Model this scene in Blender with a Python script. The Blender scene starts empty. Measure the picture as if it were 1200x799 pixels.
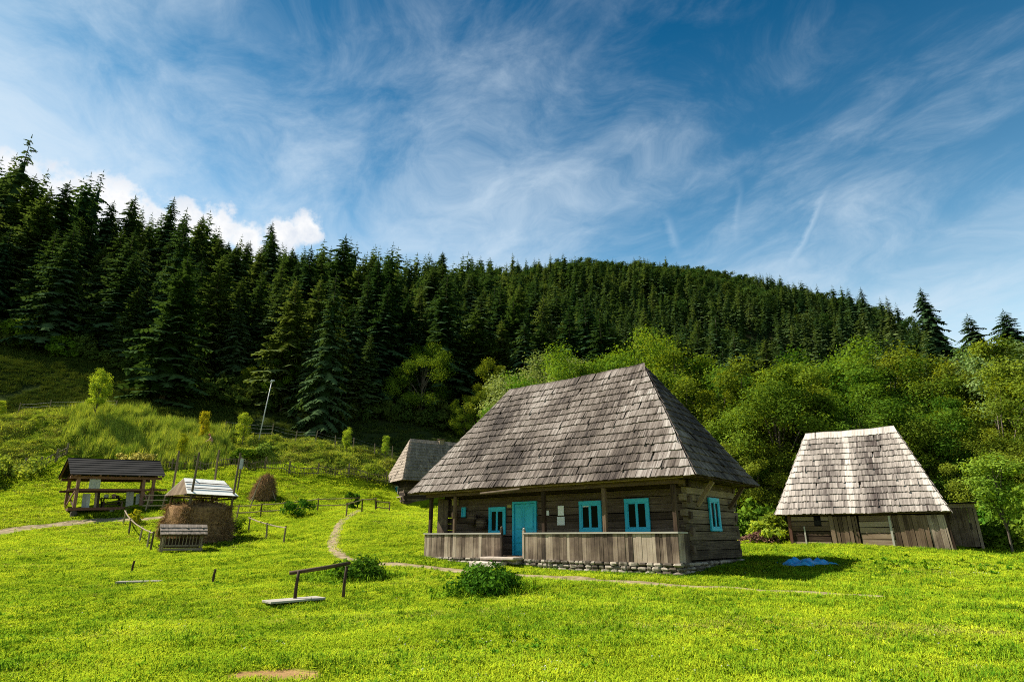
import bpy, math, random
import numpy as np
from mathutils import Vector, Matrix, Euler

SC = bpy.context.scene
COL = SC.collection
RND = random.Random(7)
R = math.radians

# ------------------------------------------------------------------ camera numbers (eye is the world origin)
F, PITCH = 697.0, R(18.24)
CP, SP = math.cos(PITCH), math.sin(PITCH)


def ray(px, py):
    u, v = px - 600.0, 399.5 - py
    return (u, F * CP - v * SP, F * SP + v * CP)


def at(px, py, Y):
    r = ray(px, py)
    t = Y / r[1]
    return (r[0] * t, Y, r[2] * t)


# ------------------------------------------------------------------ terrain
CTRL = [at(*p) for p in [
    (0, 799, 8.2), (300, 799, 8.1), (600, 799, 8.0), (900, 799, 7.9), (1200, 799, 7.8),
    (0, 740, 13), (300, 745, 12), (600, 735, 11.8), (900, 735, 11.2), (1200, 735, 11.0),
    (0, 700, 20), (160, 690, 20.5), (345, 712, 16.6), (470, 700, 17.5), (600, 695, 17.2), (740, 690, 17.0), (900, 692, 16.2),
    (1050, 700, 15.2), (1200, 690, 17), (995, 660, 21.7), (1200, 655, 25), (1110, 646, 24.8), (931, 638.5, 28.2),
    (250, 672, 25), (100, 668, 28), (0, 660, 30), (400, 668, 23), (207, 650, 34.5), (222, 645, 37), (270, 634, 39),
    (331, 641, 37), (291, 624, 42.5), (175, 646, 35.5), (151, 624, 41), (395, 645, 29.5), (392, 618, 39), (440, 630, 34),
    (470, 640, 31), (0, 628, 40), (83, 603, 46), (170, 596, 48), (332, 603, 48), (372, 600, 48.5), (420, 597, 50), (462, 594, 57), (0, 590, 47),
    (308, 583, 52), (230, 575, 52), (330, 557, 57), (240, 552, 57), (180, 547, 57), (50, 556, 54), (0, 560, 53), (446, 563, 60),
    (330, 524, 62), (263, 515, 63), (413, 532, 64), (459, 538, 66), (133, 490, 62.5), (57, 489, 61), (0, 492, 60),
    (330, 512, 70), (413, 522, 71), (133, 478, 68), (0, 480, 66),
    (0, 385, 88), (150, 420, 86), (200, 450, 83), (300, 478, 81), (400, 492, 81), (550, 503, 85), (460, 512, 76), (90, 440, 76)]]
CTRL += [(0, 0, -1.66), (6, 2, -1.66), (-6, 2, -1.66), (0, -20, -1.7), (25, -10, -1.5), (-25, -10, -1.4), (0, 4, -1.66), (40, 5, -1.2), (-40, 10, 0.0),
         (5.18, 19.5, -1.1), (-3.72, 26.8, -0.95), (8.6, 23.7, -0.8), (4.8, 19.0, -1.2), (2.2, 21.2, -1.14), (-.6, 23.5, -1.05), (-4.1, 26.3, -.98), (6.2, 19.6, -1.14), (0, 31, -0.45), (9, 30, -.35), (20, 27, -.35), (28, 26, -.4),
         (0, 42, .6), (10, 40, .2), (20, 40, .2), (30, 38, .2), (40, 36, 0), (60, 40, 0), (0, 60, 4), (20, 60, 2), (40, 60, 1.5), (70, 60, 1.5),
         (-60, 40, 6), (-75, 55, 18), (-90, 70, 34), (-60, 20, 3), (15, 85, 8), (40, 90, 8), (70, 90, 6), (100, 80, 4), (110, 30, 0),
         (0, -200, 0), (200, -100, 0), (-200, -100, 20), (-160, 0, 30), (250, 60, 5), (-150, 60, 60)]
# crest of the wooded hill: the tree tops of the skyline less a tree's height
for px, py, Y in [(-150, 120, 92), (40, 215, 104), (120, 225, 112), (200, 250, 122), (270, 262, 132), (320, 278, 145), (400, 304, 165), (480, 318, 190), (560, 310, 230),
                  (650, 300, 270), (750, 308, 300), (850, 322, 320), (950, 356, 330), (1040, 392, 330), (1100, 420, 320), (1250, 490, 320)]:
    x, y, z = at(px, py, Y)
    th = float(np.interp(math.hypot(x, y), [130, 230], [19.0, 13.5]))
    CTRL.append((x, y, z - th))
    CTRL.append((x * 1.5, y * 1.5, (z - th) * 0.98))
    CTRL.append((x * 3.2, y * 3.2, (z - th) * 0.55))
for px, py, Y in [(1083, 352, 150), (1133, 375, 132), (1175, 370, 128), (1000, 380, 160), (900, 390, 150)]:
    x, y, z = at(px, py, Y)
    CTRL.append((x, y, z - 25.0))
CTRL = np.array(CTRL, float)
SHAPE2 = 5.0 ** 2
_d = CTRL[:, None, :2] - CTRL[None, :, :2]
_A = np.sqrt((_d ** 2).sum(-1) + SHAPE2)
_n = len(CTRL)
_M = np.zeros((_n + 1, _n + 1))
_M[:_n, :_n] = _A - np.eye(_n) * 0.25
_M[:_n, _n] = _M[_n, :_n] = 1
_W = np.linalg.solve(_M, np.append(CTRL[:, 2], 0))


def vnoise(x, y, seed=0):
    xi, yi = np.floor(x).astype(np.int64), np.floor(y).astype(np.int64)
    xf, yf = x - xi, y - yi
    xf, yf = xf * xf * (3 - 2 * xf), yf * yf * (3 - 2 * yf)

    def hsh(a, b):
        n = (a * 374761393 + b * 668265263 + seed * 1442695041) & 0x7fffffff
        n = ((n ^ (n >> 13)) * 1274126177) & 0x7fffffff
        return ((n ^ (n >> 16)) & 0xffff) / 65535.0
    return (hsh(xi, yi) * (1 - xf) + hsh(xi + 1, yi) * xf) * (1 - yf) + (hsh(xi, yi + 1) * (1 - xf) + hsh(xi + 1, yi + 1) * xf) * yf


def hts(x, y):
    x, y = np.atleast_1d(np.asarray(x, float)), np.atleast_1d(np.asarray(y, float))
    out = np.empty(len(x))
    for i in range(0, len(x), 8000):
        dx = x[i:i + 8000, None] - CTRL[None, :, 0]
        dy = y[i:i + 8000, None] - CTRL[None, :, 1]
        out[i:i + 8000] = np.sqrt(dx * dx + dy * dy + SHAPE2) @ _W[:_n] + _W[_n]
    r = np.hypot(x, y)
    out += (vnoise(x * .9, y * .9, 3) - .5) * .10 + (vnoise(x * .33, y * .33, 5) - .5) * .18 * np.clip((r - 7) / 10, 0, 1)
    bank = np.clip((y - 54) / 4, 0, 1) * np.clip((70 - y) / 4, 0, 1) * np.clip((-8 - x) / 6, 0, 1)
    out += bank * ((vnoise(x * 1.1, y * 1.1, 8) - .5) * .75 + (vnoise(x * .4, y * .6, 9) - .5) * .8)
    out += np.clip((r - 75) / 40, 0, 1) * ((vnoise(x * .05, y * .05, 11) - .5) * 5 + (vnoise(x * .15, y * .15, 12) - .5) * 1.5)
    return out


def h(x, y):
    return float(hts([x], [y])[0])


def gnd(px, Y):
    """the point of the ground at picture column px and distance Y"""
    z = 0.0
    for _ in range(12):
        x = (px - 600.0) * (Y * CP + z * SP) / F
        z = h(x, Y)
    return Vector((x, Y, z))


def hit(px, py, y0=6.0, y1=400.0):
    r = ray(px, py)
    Y = np.arange(y0, y1, 0.2)
    d = r[2] / r[1] * Y - hts(r[0] / r[1] * Y, Y)
    k = np.nonzero(d < 0)[0]
    Yh = float(Y[k[0]]) if len(k) else y1
    return Vector((r[0] / r[1] * Yh, Yh, h(r[0] / r[1] * Yh, Yh)))


# ------------------------------------------------------------------ materials
def new_mat(name):
    m = bpy.data.materials.new(name)
    m.use_nodes = True
    m.node_tree.nodes.clear()
    return m, m.node_tree


def nd(nt, t, **kw):
    n = nt.nodes.new(t)
    for k, v in kw.items():
        if k.startswith('i_'):
            n.inputs[k[2:].replace('_', ' ')].default_value = v
        else:
            setattr(n, k, v)
    return n


def ramp(nt, stops):
    r = nt.nodes.new('ShaderNodeValToRGB')
    e = r.color_ramp.elements
    while len(e) < len(stops):
        e.new(.5)
    for el, (p, c) in zip(e, stops):
        el.position = p
        el.color = (*c, 1)
    return r


def mathn(nt, op, a, b=None, c=None, clamp=False):
    n = nt.nodes.new('ShaderNodeMath')
    n.operation = op
    n.use_clamp = clamp
    for i, x in enumerate((a, b, c)):
        if x is None:
            continue
        if isinstance(x, (int, float)):
            n.inputs[i].default_value = x
        else:
            nt.links.new(x, n.inputs[i])
    return n.outputs[0]


def wood(name, stops, tone_gain=.7, grain=(1.3, 30), bump=.35, rough=.85, blotch=.3, spec=.2):
    m, nt = new_mat(name)
    L = nt.links.new
    uv = nd(nt, 'ShaderNodeUVMap')
    mp = nd(nt, 'ShaderNodeMapping')
    mp.inputs['Scale'].default_value = (grain[0], grain[1], 1)
    L(uv.outputs[0], mp.inputs[0])
    n1 = nd(nt, 'ShaderNodeTexNoise', i_Scale=1.0, i_Detail=7.0, i_Roughness=.65)
    L(mp.outputs[0], n1.inputs['Vector'])
    tc = nd(nt, 'ShaderNodeTexCoord')
    n2 = nd(nt, 'ShaderNodeTexNoise', i_Scale=1.1, i_Detail=4.0, i_Roughness=.6)
    L(tc.outputs['Object'], n2.inputs['Vector'])
    tone = nd(nt, 'ShaderNodeAttribute', attribute_name='tone')
    a = mathn(nt, 'MULTIPLY_ADD', n1.outputs[0], 1.0, mathn(nt, 'MULTIPLY_ADD', n2.outputs[0], blotch, -.5 * blotch))
    b = mathn(nt, 'MULTIPLY_ADD', mathn(nt, 'SUBTRACT', tone.outputs['Fac'], .5), tone_gain, a)
    rp = ramp(nt, stops)
    L(b, rp.inputs[0])
    p = nd(nt, 'ShaderNodeBsdfPrincipled')
    p.inputs['Roughness'].default_value = rough
    p.inputs['Specular IOR Level'].default_value = spec
    L(rp.outputs[0], p.inputs['Base Color'])
    bm = nd(nt, 'ShaderNodeBump', i_Strength=bump, i_Distance=.02)
    L(n1.outputs[0], bm.inputs['Height'])
    L(bm.outputs[0], p.inputs['Normal'])
    o = nd(nt, 'ShaderNodeOutputMaterial')
    L(p.outputs[0], o.inputs[0])
    return m


def plain(name, c1, c2, scale=6.0, rough=.7, bump=.2, spec=.3, metallic=0.0):
    m, nt = new_mat(name)
    L = nt.links.new
    tc = nd(nt, 'ShaderNodeTexCoord')
    n = nd(nt, 'ShaderNodeTexNoise', i_Scale=scale, i_Detail=6.0, i_Roughness=.65)
    L(tc.outputs['Object'], n.inputs['Vector'])
    tone = nd(nt, 'ShaderNodeAttribute', attribute_name='tone')
    f = mathn(nt, 'ADD', n.outputs[0], mathn(nt, 'MULTIPLY', mathn(nt, 'SUBTRACT', tone.outputs['Fac'], .5), .7))
    rp = ramp(nt, [(.3, c1), (.7, c2)])
    L(f, rp.inputs[0])
    p = nd(nt, 'ShaderNodeBsdfPrincipled')
    p.inputs['Roughness'].default_value = rough
    p.inputs['Metallic'].default_value = metallic
    p.inputs['Specular IOR Level'].default_value = spec
    L(rp.outputs[0], p.inputs['Base Color'])
    bm = nd(nt, 'ShaderNodeBump', i_Strength=bump, i_Distance=.03)
    L(n.outputs[0], bm.inputs['Height'])
    L(bm.outputs[0], p.inputs['Normal'])
    o = nd(nt, 'ShaderNodeOutputMaterial')
    L(p.outputs[0], o.inputs[0])
    return m


def leaf(name, c1, c2, transl=.35, tr_tint=(1.25, 1.15, .45), var=.35, patch=0.0, upn=0.0):
    """leaves and blades: diffuse plus light shining through; each face its own tone, each plant its own shade"""
    m, nt = new_mat(name)
    L = nt.links.new
    tone = nd(nt, 'ShaderNodeAttribute', attribute_name='tone')
    oi = nd(nt, 'ShaderNodeObjectInfo')
    f = tone.outputs['Fac']
    if patch:
        g = nd(nt, 'ShaderNodeNewGeometry')
        n = nd(nt, 'ShaderNodeTexNoise', i_Scale=patch, i_Detail=4.0, i_Roughness=.6)
        L(g.outputs['Position'], n.inputs['Vector'])
        f = mathn(nt, 'ADD', mathn(nt, 'MULTIPLY', f, .6), mathn(nt, 'MULTIPLY_ADD', n.outputs[0], 2.0, -.72), clamp=True)
    rp = ramp(nt, [(0, c1), (1, c2)])
    L(f, rp.inputs[0])
    v = mathn(nt, 'MULTIPLY_ADD', oi.outputs['Random'], var, 1 - var * .5)
    hs = nd(nt, 'ShaderNodeHueSaturation')
    L(v, hs.inputs['Value'])
    L(mathn(nt, 'MULTIPLY_ADD', oi.outputs['Random'], -.05 * (var > 0), .5 + .025 * (var > 0)), hs.inputs['Hue'])
    L(rp.outputs[0], hs.inputs['Color'])
    d = nd(nt, 'ShaderNodeBsdfDiffuse')
    t = nd(nt, 'ShaderNodeBsdfTranslucent')
    mx = nd(nt, 'ShaderNodeMix', data_type='RGBA', blend_type='MULTIPLY')
    mx.inputs[0].default_value = 1
    L(hs.outputs[0], mx.inputs[6])
    mx.inputs[7].default_value = (*tr_tint, 1)
    L(hs.outputs[0], d.inputs[0])
    L(mx.outputs[2], t.inputs[0])
    if upn:      # blades lean every way but catch the light as a lawn
        gn = nd(nt, 'ShaderNodeNewGeometry')
        vm = nd(nt, 'ShaderNodeMix', data_type='VECTOR')
        vm.inputs[0].default_value = upn
        L(gn.outputs['Normal'], vm.inputs[4])
        vm.inputs[5].default_value = (0, 0, 1)
        vn = nd(nt, 'ShaderNodeVectorMath', operation='NORMALIZE')
        L(vm.outputs[1], vn.inputs[0])
        L(vn.outputs[0], d.inputs['Normal'])
        L(vn.outputs[0], t.inputs['Normal'])
    ms = nd(nt, 'ShaderNodeMixShader')
    ms.inputs[0].default_value = transl
    L(d.outputs[0], ms.inputs[1])
    L(t.outputs[0], ms.inputs[2])
    o = nd(nt, 'ShaderNodeOutputMaterial')
    L(ms.outputs[0], o.inputs[0])
    return m


M = {}
M['shingle'] = wood('weathered shingle', [(.2, (0.018, 0.012, 0.010)), (.45, (0.100, 0.080, 0.067)), (.62, (0.185, 0.156, 0.139)), (.9, (0.337, 0.305, 0.280))], .85, (1.2, 40), .6, blotch=.6)
M['shingle_pale'] = wood('pale bleached shingle', [(.12, (0.055, 0.042, 0.038)), (.45, (0.244, 0.211, 0.187)), (.7, (0.398, 0.348, 0.311)), (1, (0.506, 0.452, 0.411))], .95, (1.5, 45), .5, blotch=.35)
M['shingle_grey'] = wood('grey shingle', [(.12, (0.047, 0.039, 0.032)), (.45, (0.160, 0.131, 0.106)), (.7, (0.265, 0.217, 0.176)), (1, (0.359, 0.295, 0.233))], .8, (1.5, 40), .5)
M['dark_board'] = wood('near black board', [(.2, (.003, .003, .0035)), (.6, (.007, .007, .008)), (1, (.022, .021, .021))], .7, (1.2, 25), .4)  # near-black boards with little variation
M['log'] = wood('old dark log', [(.15, (.012, .007, .005)), (.45, (.042, .027, .019)), (.72, (.09, .063, .046)), (1, (.18, .14, .105))], .6, (.9, 26), .6, blotch=.5)
M['log_grey'] = wood('greyed log', [(.15, (0.031, 0.021, 0.013)), (.45, (0.130, 0.097, 0.065)), (.75, (0.226, 0.175, 0.119)), (1, (0.313, 0.249, 0.177))], .6, (.9, 24), .6, blotch=.55)
M['plank'] = wood('weathered parapet plank', [(.15, (0.027, 0.018, 0.013)), (.42, (0.108, 0.076, 0.055)), (.7, (0.240, 0.183, 0.136)), (1, (0.365, 0.296, 0.228))], .8, (1.1, 34), .5, blotch=1.1)
M['plank_brown'] = wood('brown plank', [(.15, (0.027, 0.015, 0.009)), (.45, (0.104, 0.067, 0.041)), (.75, (0.182, 0.124, 0.081)), (1, (0.278, 0.210, 0.149))], .85, (1.1, 30), .45, blotch=.5)
M['red_beam'] = wood('reddish timber', [(.15, (.04, .017, .011)), (.5, (.13, .06, .04)), (1, (.25, .14, .095))], .7, (1, 25), .4)
M['pole'] = wood('grey pole wood', [(.15, (0.043, 0.029, 0.019)), (.5, (0.147, 0.109, 0.071)), (1, (0.296, 0.234, 0.164))], .7, (1.2, 18), .4)
M['pale_wood'] = wood('sun bleached wood', [(.15, (0.139, 0.119, 0.094)), (.5, (0.295, 0.271, 0.230)), (1, (0.426, 0.402, 0.353))], .6, (1.2, 22), .4)
M['blue'] = wood('blue paint', [(.1, (.009, .22, .33)), (.45, (.013, .36, .54)), (1, (.04, .48, .64))], .2, (1.0, 16), .12, rough=.5, blotch=.75, spec=.4)
M['metal_roof'] = plain('pale sheet roof', (.70, .68, .63), (.84, .82, .77), 5, .55, .1)
M['glass'] = plain('dark window glass', (.004, .005, .006), (.008, .009, .010), 2, .08, .01, .05)
M['stone'] = plain('field stone', (.075, .06, .046), (.30, .26, .21), 4, .9, .7, .2)
M['mortar'] = plain('dark rubble', (.03, .025, .02), (.07, .06, .05), 8, .95, .5, .1)
M['step'] = plain('worn step stone', (.3, .25, .21), (.45, .39, .34), 5, .9, .3, .2)
M['paper'] = plain('white notice paper', (.66, .68, .68), (.76, .77, .77), 3, .6, .02)
M['yellow'] = plain('faded yellow paint', (.30, .26, .09), (.42, .36, .15), 8, .7, .1)
M['clay'] = plain('pinkish clay', (.28, .16, .12), (.36, .22, .17), 8, .8, .1)
M['dark'] = plain('unlit interiors and black parts', (.015, .012, .01), (.04, .03, .025), 8, .9, .2)  # near black for small fittings and for unlit interiors painted dark
M['tarp'] = plain('blue tarpaulin', (.015, .19, .42), (.04, .32, .62), 5, .45, .3, .4)
M['skin'] = plain('sunburnt skin', (.42, .2, .15), (.5, .26, .2), 9, .6, .02)
M['cap'] = plain('red cloth', (.3, .04, .03), (.4, .07, .05), 9, .9, .05)
M['trousers'] = plain('dark cloth', (.02, .022, .028), (.045, .045, .05), 9, .9, .1)
M['steel'] = plain('galvanised steel', (.28, .29, .3), (.4, .41, .42), 9, .5, .05, .4)
M['white'] = plain('white board', (.26, .26, .24), (.38, .38, .35), 6, .7, .05)
M['hay'] = plain('brown hay', (.07, .038, .017), (.26, .155, .075), 9, .95, .8, .05)
M['hay_straw'] = leaf('hay straws', (.08, .044, .02), (.36, .225, .11), .12, (1.1, .95, .7), 0.0)
M['bark'] = wood('bark', [(.15, (.02, .016, .012)), (.5, (.07, .056, .043)), (1, (.16, .135, .105))], .6, (2, 8), .8)
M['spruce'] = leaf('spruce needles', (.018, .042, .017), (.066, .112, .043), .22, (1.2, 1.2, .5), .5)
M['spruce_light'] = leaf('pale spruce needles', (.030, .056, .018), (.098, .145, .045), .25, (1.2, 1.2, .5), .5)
M['broadleaf'] = leaf('broadleaf leaves', (.022, .058, .006), (.175, .25, .026), .36, (1.5, 1.3, .4), .28)
M['willow'] = leaf('yellow green leaves', (.04, .10, .009), (.175, .26, .026), .38, (1.4, 1.25, .4), .25)
M['silver'] = leaf('silvery leaves', (.08, .14, .03), (.32, .38, .14), .3, (1.2, 1.2, .6), .1)
M['young'] = leaf('young tree leaves', (.15, .24, .02), (.38, .48, .06), .45, (1.4, 1.25, .4), .2)
M['young_dark'] = leaf('fresh leaves', (.06, .15, .016), (.24, .38, .05), .4, (1.4, 1.25, .4), .1)
M['rough'] = leaf('rough shaded growth', (.022, .043, .008), (.08, .112, .022), .2, (1.3, 1.2, .5), .4, patch=.12)
M['hill_leaf'] = leaf('hill leaves', (.018, .044, .010), (.07, .11, .026), .3, (1.3, 1.2, .4), .35)
M['yellowing'] = leaf('yellowing leaves', (.22, .25, .012), (.44, .44, .03), .4, (1.3, 1.1, .4), .2)
M['shrub'] = leaf('shrub leaves', (.02, .062, .006), (.12, .22, .02), .28, (1.4, 1.25, .4), .25)
M['grass'] = leaf('grass blades', (.15, .265, .009), (.44, .56, .026), .28, (1.25, 1.15, .3), .5, patch=.42, upn=.78)
M['grass_deep'] = leaf('deep green grass', (.07, .17, .008), (.25, .40, .02), .3, (1.25, 1.15, .3), .5, patch=.5, upn=.55)
M['grass_dark'] = leaf('broad weeds', (.055, .14, .008), (.19, .33, .02), .35, (1.3, 1.2, .4), .3, upn=.3)
M['grass_dry'] = leaf('dry grass', (.30, .30, .06), (.48, .47, .10), .3, (1.2, 1.1, .6), .3, upn=.5)
M['weed'] = leaf('tall weeds', (.09, .17, .018), (.38, .44, .07), .35, (1.3, 1.2, .5), .6, patch=.5, upn=.15)
M['flower'] = leaf('white flower', (.55, .55, .5), (.7, .7, .64), .3, (1, 1, 1), 0.0)


def ground_mat():
    m, nt = new_mat('meadow ground')
    L = nt.links.new
    g = nd(nt, 'ShaderNodeNewGeometry')
    n1 = nd(nt, 'ShaderNodeTexNoise', i_Scale=.35, i_Detail=5.0, i_Roughness=.6)
    n2 = nd(nt, 'ShaderNodeTexNoise', i_Scale=5.0, i_Detail=8.0, i_Roughness=.7)
    n3 = nd(nt, 'ShaderNodeTexNoise', i_Scale=38.0, i_Detail=4.0, i_Roughness=.7)
    for n in (n1, n2, n3):
        L(g.outputs['Position'], n.inputs['Vector'])
    s = mathn(nt, 'ADD', mathn(nt, 'MULTIPLY', n1.outputs[0], .7), mathn(nt, 'MULTIPLY_ADD', n2.outputs[0], .5, mathn(nt, 'MULTIPLY_ADD', n3.outputs[0], .5, -.35)))
    lawn = ramp(nt, [(.25, (.07, .12, .004)), (.5, (.165, .225, .007)), (.75, (.27, .31, .012)), (1, (.36, .33, .04))])
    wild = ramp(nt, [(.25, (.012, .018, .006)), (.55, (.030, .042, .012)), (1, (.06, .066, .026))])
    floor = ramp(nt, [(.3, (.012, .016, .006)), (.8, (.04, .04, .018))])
    dirt = ramp(nt, [(.3, (.22, .13, .055)), (.7, (.40, .26, .12))])
    for r_ in (lawn, wild, floor, dirt):
        L(s, r_.inputs[0])
    out = lawn.outputs[0]
    for nm, r_ in (('wild', wild), ('wood_floor', floor), ('bare', dirt)):
        a = nd(nt, 'ShaderNodeAttribute', attribute_name=nm)
        mx = nd(nt, 'ShaderNodeMix', data_type='RGBA')
        L(a.outputs['Fac'], mx.inputs[0])
        L(out, mx.inputs[6])
        L(r_.outputs[0], mx.inputs[7])
        out = mx.outputs[2]
    p = nd(nt, 'ShaderNodeBsdfPrincipled')
    p.inputs['Roughness'].default_value = 1
    p.inputs['Specular IOR Level'].default_value = 0
    L(out, p.inputs['Base Color'])
    bm = nd(nt, 'ShaderNodeBump', i_Strength=.6, i_Distance=.06)
    L(mathn(nt, 'ADD', n2.outputs[0], mathn(nt, 'MULTIPLY', n3.outputs[0], .5)), bm.inputs['Height'])
    L(bm.outputs[0], p.inputs['Normal'])
    o = nd(nt, 'ShaderNodeOutputMaterial')
    L(p.outputs[0], o.inputs[0])
    return m


M['path'] = plain('trodden gravel', (.13, .10, .05), (.30, .235, .145), 3, .95, .5, .1)


# ------------------------------------------------------------------ mesh helpers
class MB:
    def __init__(s, seed=1):
        s.v, s.f, s.uv, s.t, s.r = [], [], [], [], random.Random(seed)

    def face(s, pts, uvs=None, tone=.5):
        i = len(s.v)
        s.v += [tuple(p) for p in pts]
        s.f.append(tuple(range(i, i + len(pts))))
        s.uv += uvs or [(0, 0)] * len(pts)
        s.t.append(tone)

    def hexa(s, P, tone=.5, length=None, off=None):
        """8 corners: 0-3 the start end, 4-7 the far end, the same way round"""
        i = len(s.v)
        s.v += [tuple(p) for p in P]
        lu = length or (Vector(P[4]) - Vector(P[0])).length
        w = (Vector(P[1]) - Vector(P[0])).length
        hh = (Vector(P[3]) - Vector(P[0])).length
        ou, ov = off or (s.r.random() * 50, s.r.random() * 50)
        s.f += [(i, i + 3, i + 2, i + 1), (i + 4, i + 5, i + 6, i + 7)]
        s.uv += [(ou, ov), (ou, ov + hh), (ou + w * .1, ov + hh), (ou + w * .1, ov)] * 2
        k = ov
        for a, b, d in ((0, 1, w), (1, 2, hh), (2, 3, w), (3, 0, hh)):
            s.f.append((i + a, i + b, i + 4 + b, i + 4 + a))
            s.uv += [(ou, k), (ou, k + d), (ou + lu, k + d), (ou + lu, k)]
            k += d
        s.t += [tone] * 6

    def beam(s, p0, p1, w, hh, up=(0, 0, 1), tone=None, tw=None):
        p0, p1 = Vector(p0), Vector(p1)
        d = (p1 - p0).normalized()
        up = Vector(up)
        if abs(d.dot(up)) > .95:
            up = Vector((0, 1, 0)) if abs(d.y) < .9 else Vector((1, 0, 0))
        x = d.cross(up).normalized()
        u = x.cross(d).normalized()
        tw = tw or 1.0
        a = [-x * w / 2 - u * hh / 2, x * w / 2 - u * hh / 2, x * w / 2 + u * hh / 2, -x * w / 2 + u * hh / 2]
        s.hexa([p0 + q for q in a] + [p1 + q * tw for q in a], s.r.random() if tone is None else tone)

    def box(s, x0, x1, y0, y1, z0, z1, tone=None, axis=0):
        t = s.r.random() if tone is None else tone
        if axis == 0:
            s.hexa([(x0, y0, z0), (x0, y1, z0), (x0, y1, z1), (x0, y0, z1), (x1, y0, z0), (x1, y1, z0), (x1, y1, z1), (x1, y0, z1)], t)
        elif axis == 1:
            s.hexa([(x1, y0, z0), (x0, y0, z0), (x0, y0, z1), (x1, y0, z1), (x1, y1, z0), (x0, y1, z0), (x0, y1, z1), (x1, y1, z1)], t)
        else:
            s.hexa([(x0, y0, z0), (x0, y1, z0), (x1, y1, z0), (x1, y0, z0), (x0, y0, z1), (x0, y1, z1), (x1, y1, z1), (x1, y0, z1)][::1], t)

    def tube(s, path, radii, n=7, tone=None, cap=True):
        path = [Vector(p) for p in path]
        i0 = len(s.v)
        tone = s.r.random() if tone is None else tone
        acc, ou = 0, s.r.random() * 40
        us = []
        for k, p in enumerate(path):
            d = (path[min(k + 1, len(path) - 1)] - path[max(k - 1, 0)]).normalized()
            x = d.cross(Vector((.13, .97, .2)) if abs(d.y) < .9 else Vector((1, 0, .1))).normalized()
            y = d.cross(x)
            if k:
                acc += (p - path[k - 1]).length
            us.append(acc + ou)
            for j in range(n):
                a = 2 * math.pi * j / n
                s.v.append(tuple(p + (x * math.cos(a) + y * math.sin(a)) * radii[k]))
        for k in range(len(path) - 1):
            for j in range(n):
                a, b = i0 + k * n + j, i0 + k * n + (j + 1) % n
                s.f.append((a, b, b + n, a + n))
                q = 6.28 * max(radii[k], .02) / n
                s.uv += [(us[k], j * q), (us[k], (j + 1) * q), (us[k + 1], (j + 1) * q), (us[k + 1], j * q)]
                s.t.append(tone)
        if cap:
            for k, rev in ((0, True), (len(path) - 1, False)):
                idx = [i0 + k * n + j for j in range(n)]
                s.f.append(tuple(reversed(idx) if rev else idx))
                s.uv += [(0, 0)] * n
                s.t.append(tone)

    def lump(s, c, r, n=6, m=4, jit=.2, tone=None):
        """an irregular stone"""
        i0 = len(s.v)
        tone = s.r.random() if tone is None else tone
        for k in range(m + 1):
            ph = math.pi * k / m
            for j in range(n):
                a = 2 * math.pi * j / n
                q = 1 + s.r.uniform(-jit, jit)
                e = lambda x: math.copysign(abs(x) ** .55, x)
                s.v.append((c[0] + r[0] * q * e(math.sin(ph)) * e(math.cos(a)), c[1] + r[1] * q * e(math.sin(ph)) * e(math.sin(a)), c[2] + r[2] * q * e(math.cos(ph))))
        for k in range(m):
            for j in range(n):
                a, b = i0 + k * n + j, i0 + k * n + (j + 1) % n
                s.f.append((a, a + n, b + n, b))
                s.uv += [(0, 0)] * 4
                s.t.append(tone)

    def build(s, name, mat, parent=None, off=(0, 0, 0), smooth=False, bevel=0.0):
        me = bpy.data.meshes.new(name)
        v = [(p[0] - off[0], p[1] - off[1], p[2] - off[2]) for p in s.v]
        me.from_pydata(v, [], s.f)
        uvl = me.uv_layers.new(name='UVMap')
        uvl.data.foreach_set('uv', np.array(s.uv, np.float32).ravel())
        a = me.attributes.new('tone', 'FLOAT', 'FACE')
        a.data.foreach_set('value', np.array(s.t, np.float32))
        me.materials.append(mat)
        if smooth:
            me.polygons.foreach_set('use_smooth', [True] * len(me.polygons))
        me.validate()
        o = bpy.data.objects.new(name, me)
        COL.objects.link(o)
        if parent:
            o.parent = parent
        if bevel:
            b = o.modifiers.new('edge', 'BEVEL')
            b.width = bevel
            b.segments = 1
            b.limit_method = 'ANGLE'
        return o


def np_mesh(name, V, Fq, tone, mat):
    me = bpy.data.meshes.new(name)
    V = np.asarray(V, np.float32)
    Fq = np.asarray(Fq, np.int32)
    k = Fq.shape[1]
    me.vertices.add(len(V))
    me.vertices.foreach_set('co', V.ravel())
    me.loops.add(Fq.size)
    me.loops.foreach_set('vertex_index', Fq.ravel())
    me.polygons.add(len(Fq))
    me.polygons.foreach_set('loop_start', np.arange(0, Fq.size, k, dtype=np.int32))
    me.update(calc_edges=True)
    a = me.attributes.new('tone', 'FLOAT', 'FACE')
    a.data.foreach_set('value', np.asarray(tone, np.float32))
    me.materials.append(mat)
    return me


def ob(name, me, parent=None, link=True):
    o = bpy.data.objects.new(name, me)
    if link:
        COL.objects.link(o)
    if parent:
        o.parent = parent
    return o


def tag(o, label=None, cat=None, group=None, kind=None):
    for k, v in (('label', label), ('category', cat), ('group', group), ('kind', kind)):
        if v:
            o[k] = v
    return o


def thing(name, label, cat, loc, rz=0.0, group=None):
    o = bpy.data.objects.new(name, None)
    o.empty_display_size = .2
    COL.objects.link(o)
    o.location = loc
    o.rotation_euler = (0, 0, rz)
    return tag(o, label, cat, group)


def clone(o, parent=None):
    c = o.copy()
    COL.objects.link(c)
    c.parent = parent
    for ch in list(o.children):
        clone(ch, c)
    return c


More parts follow.
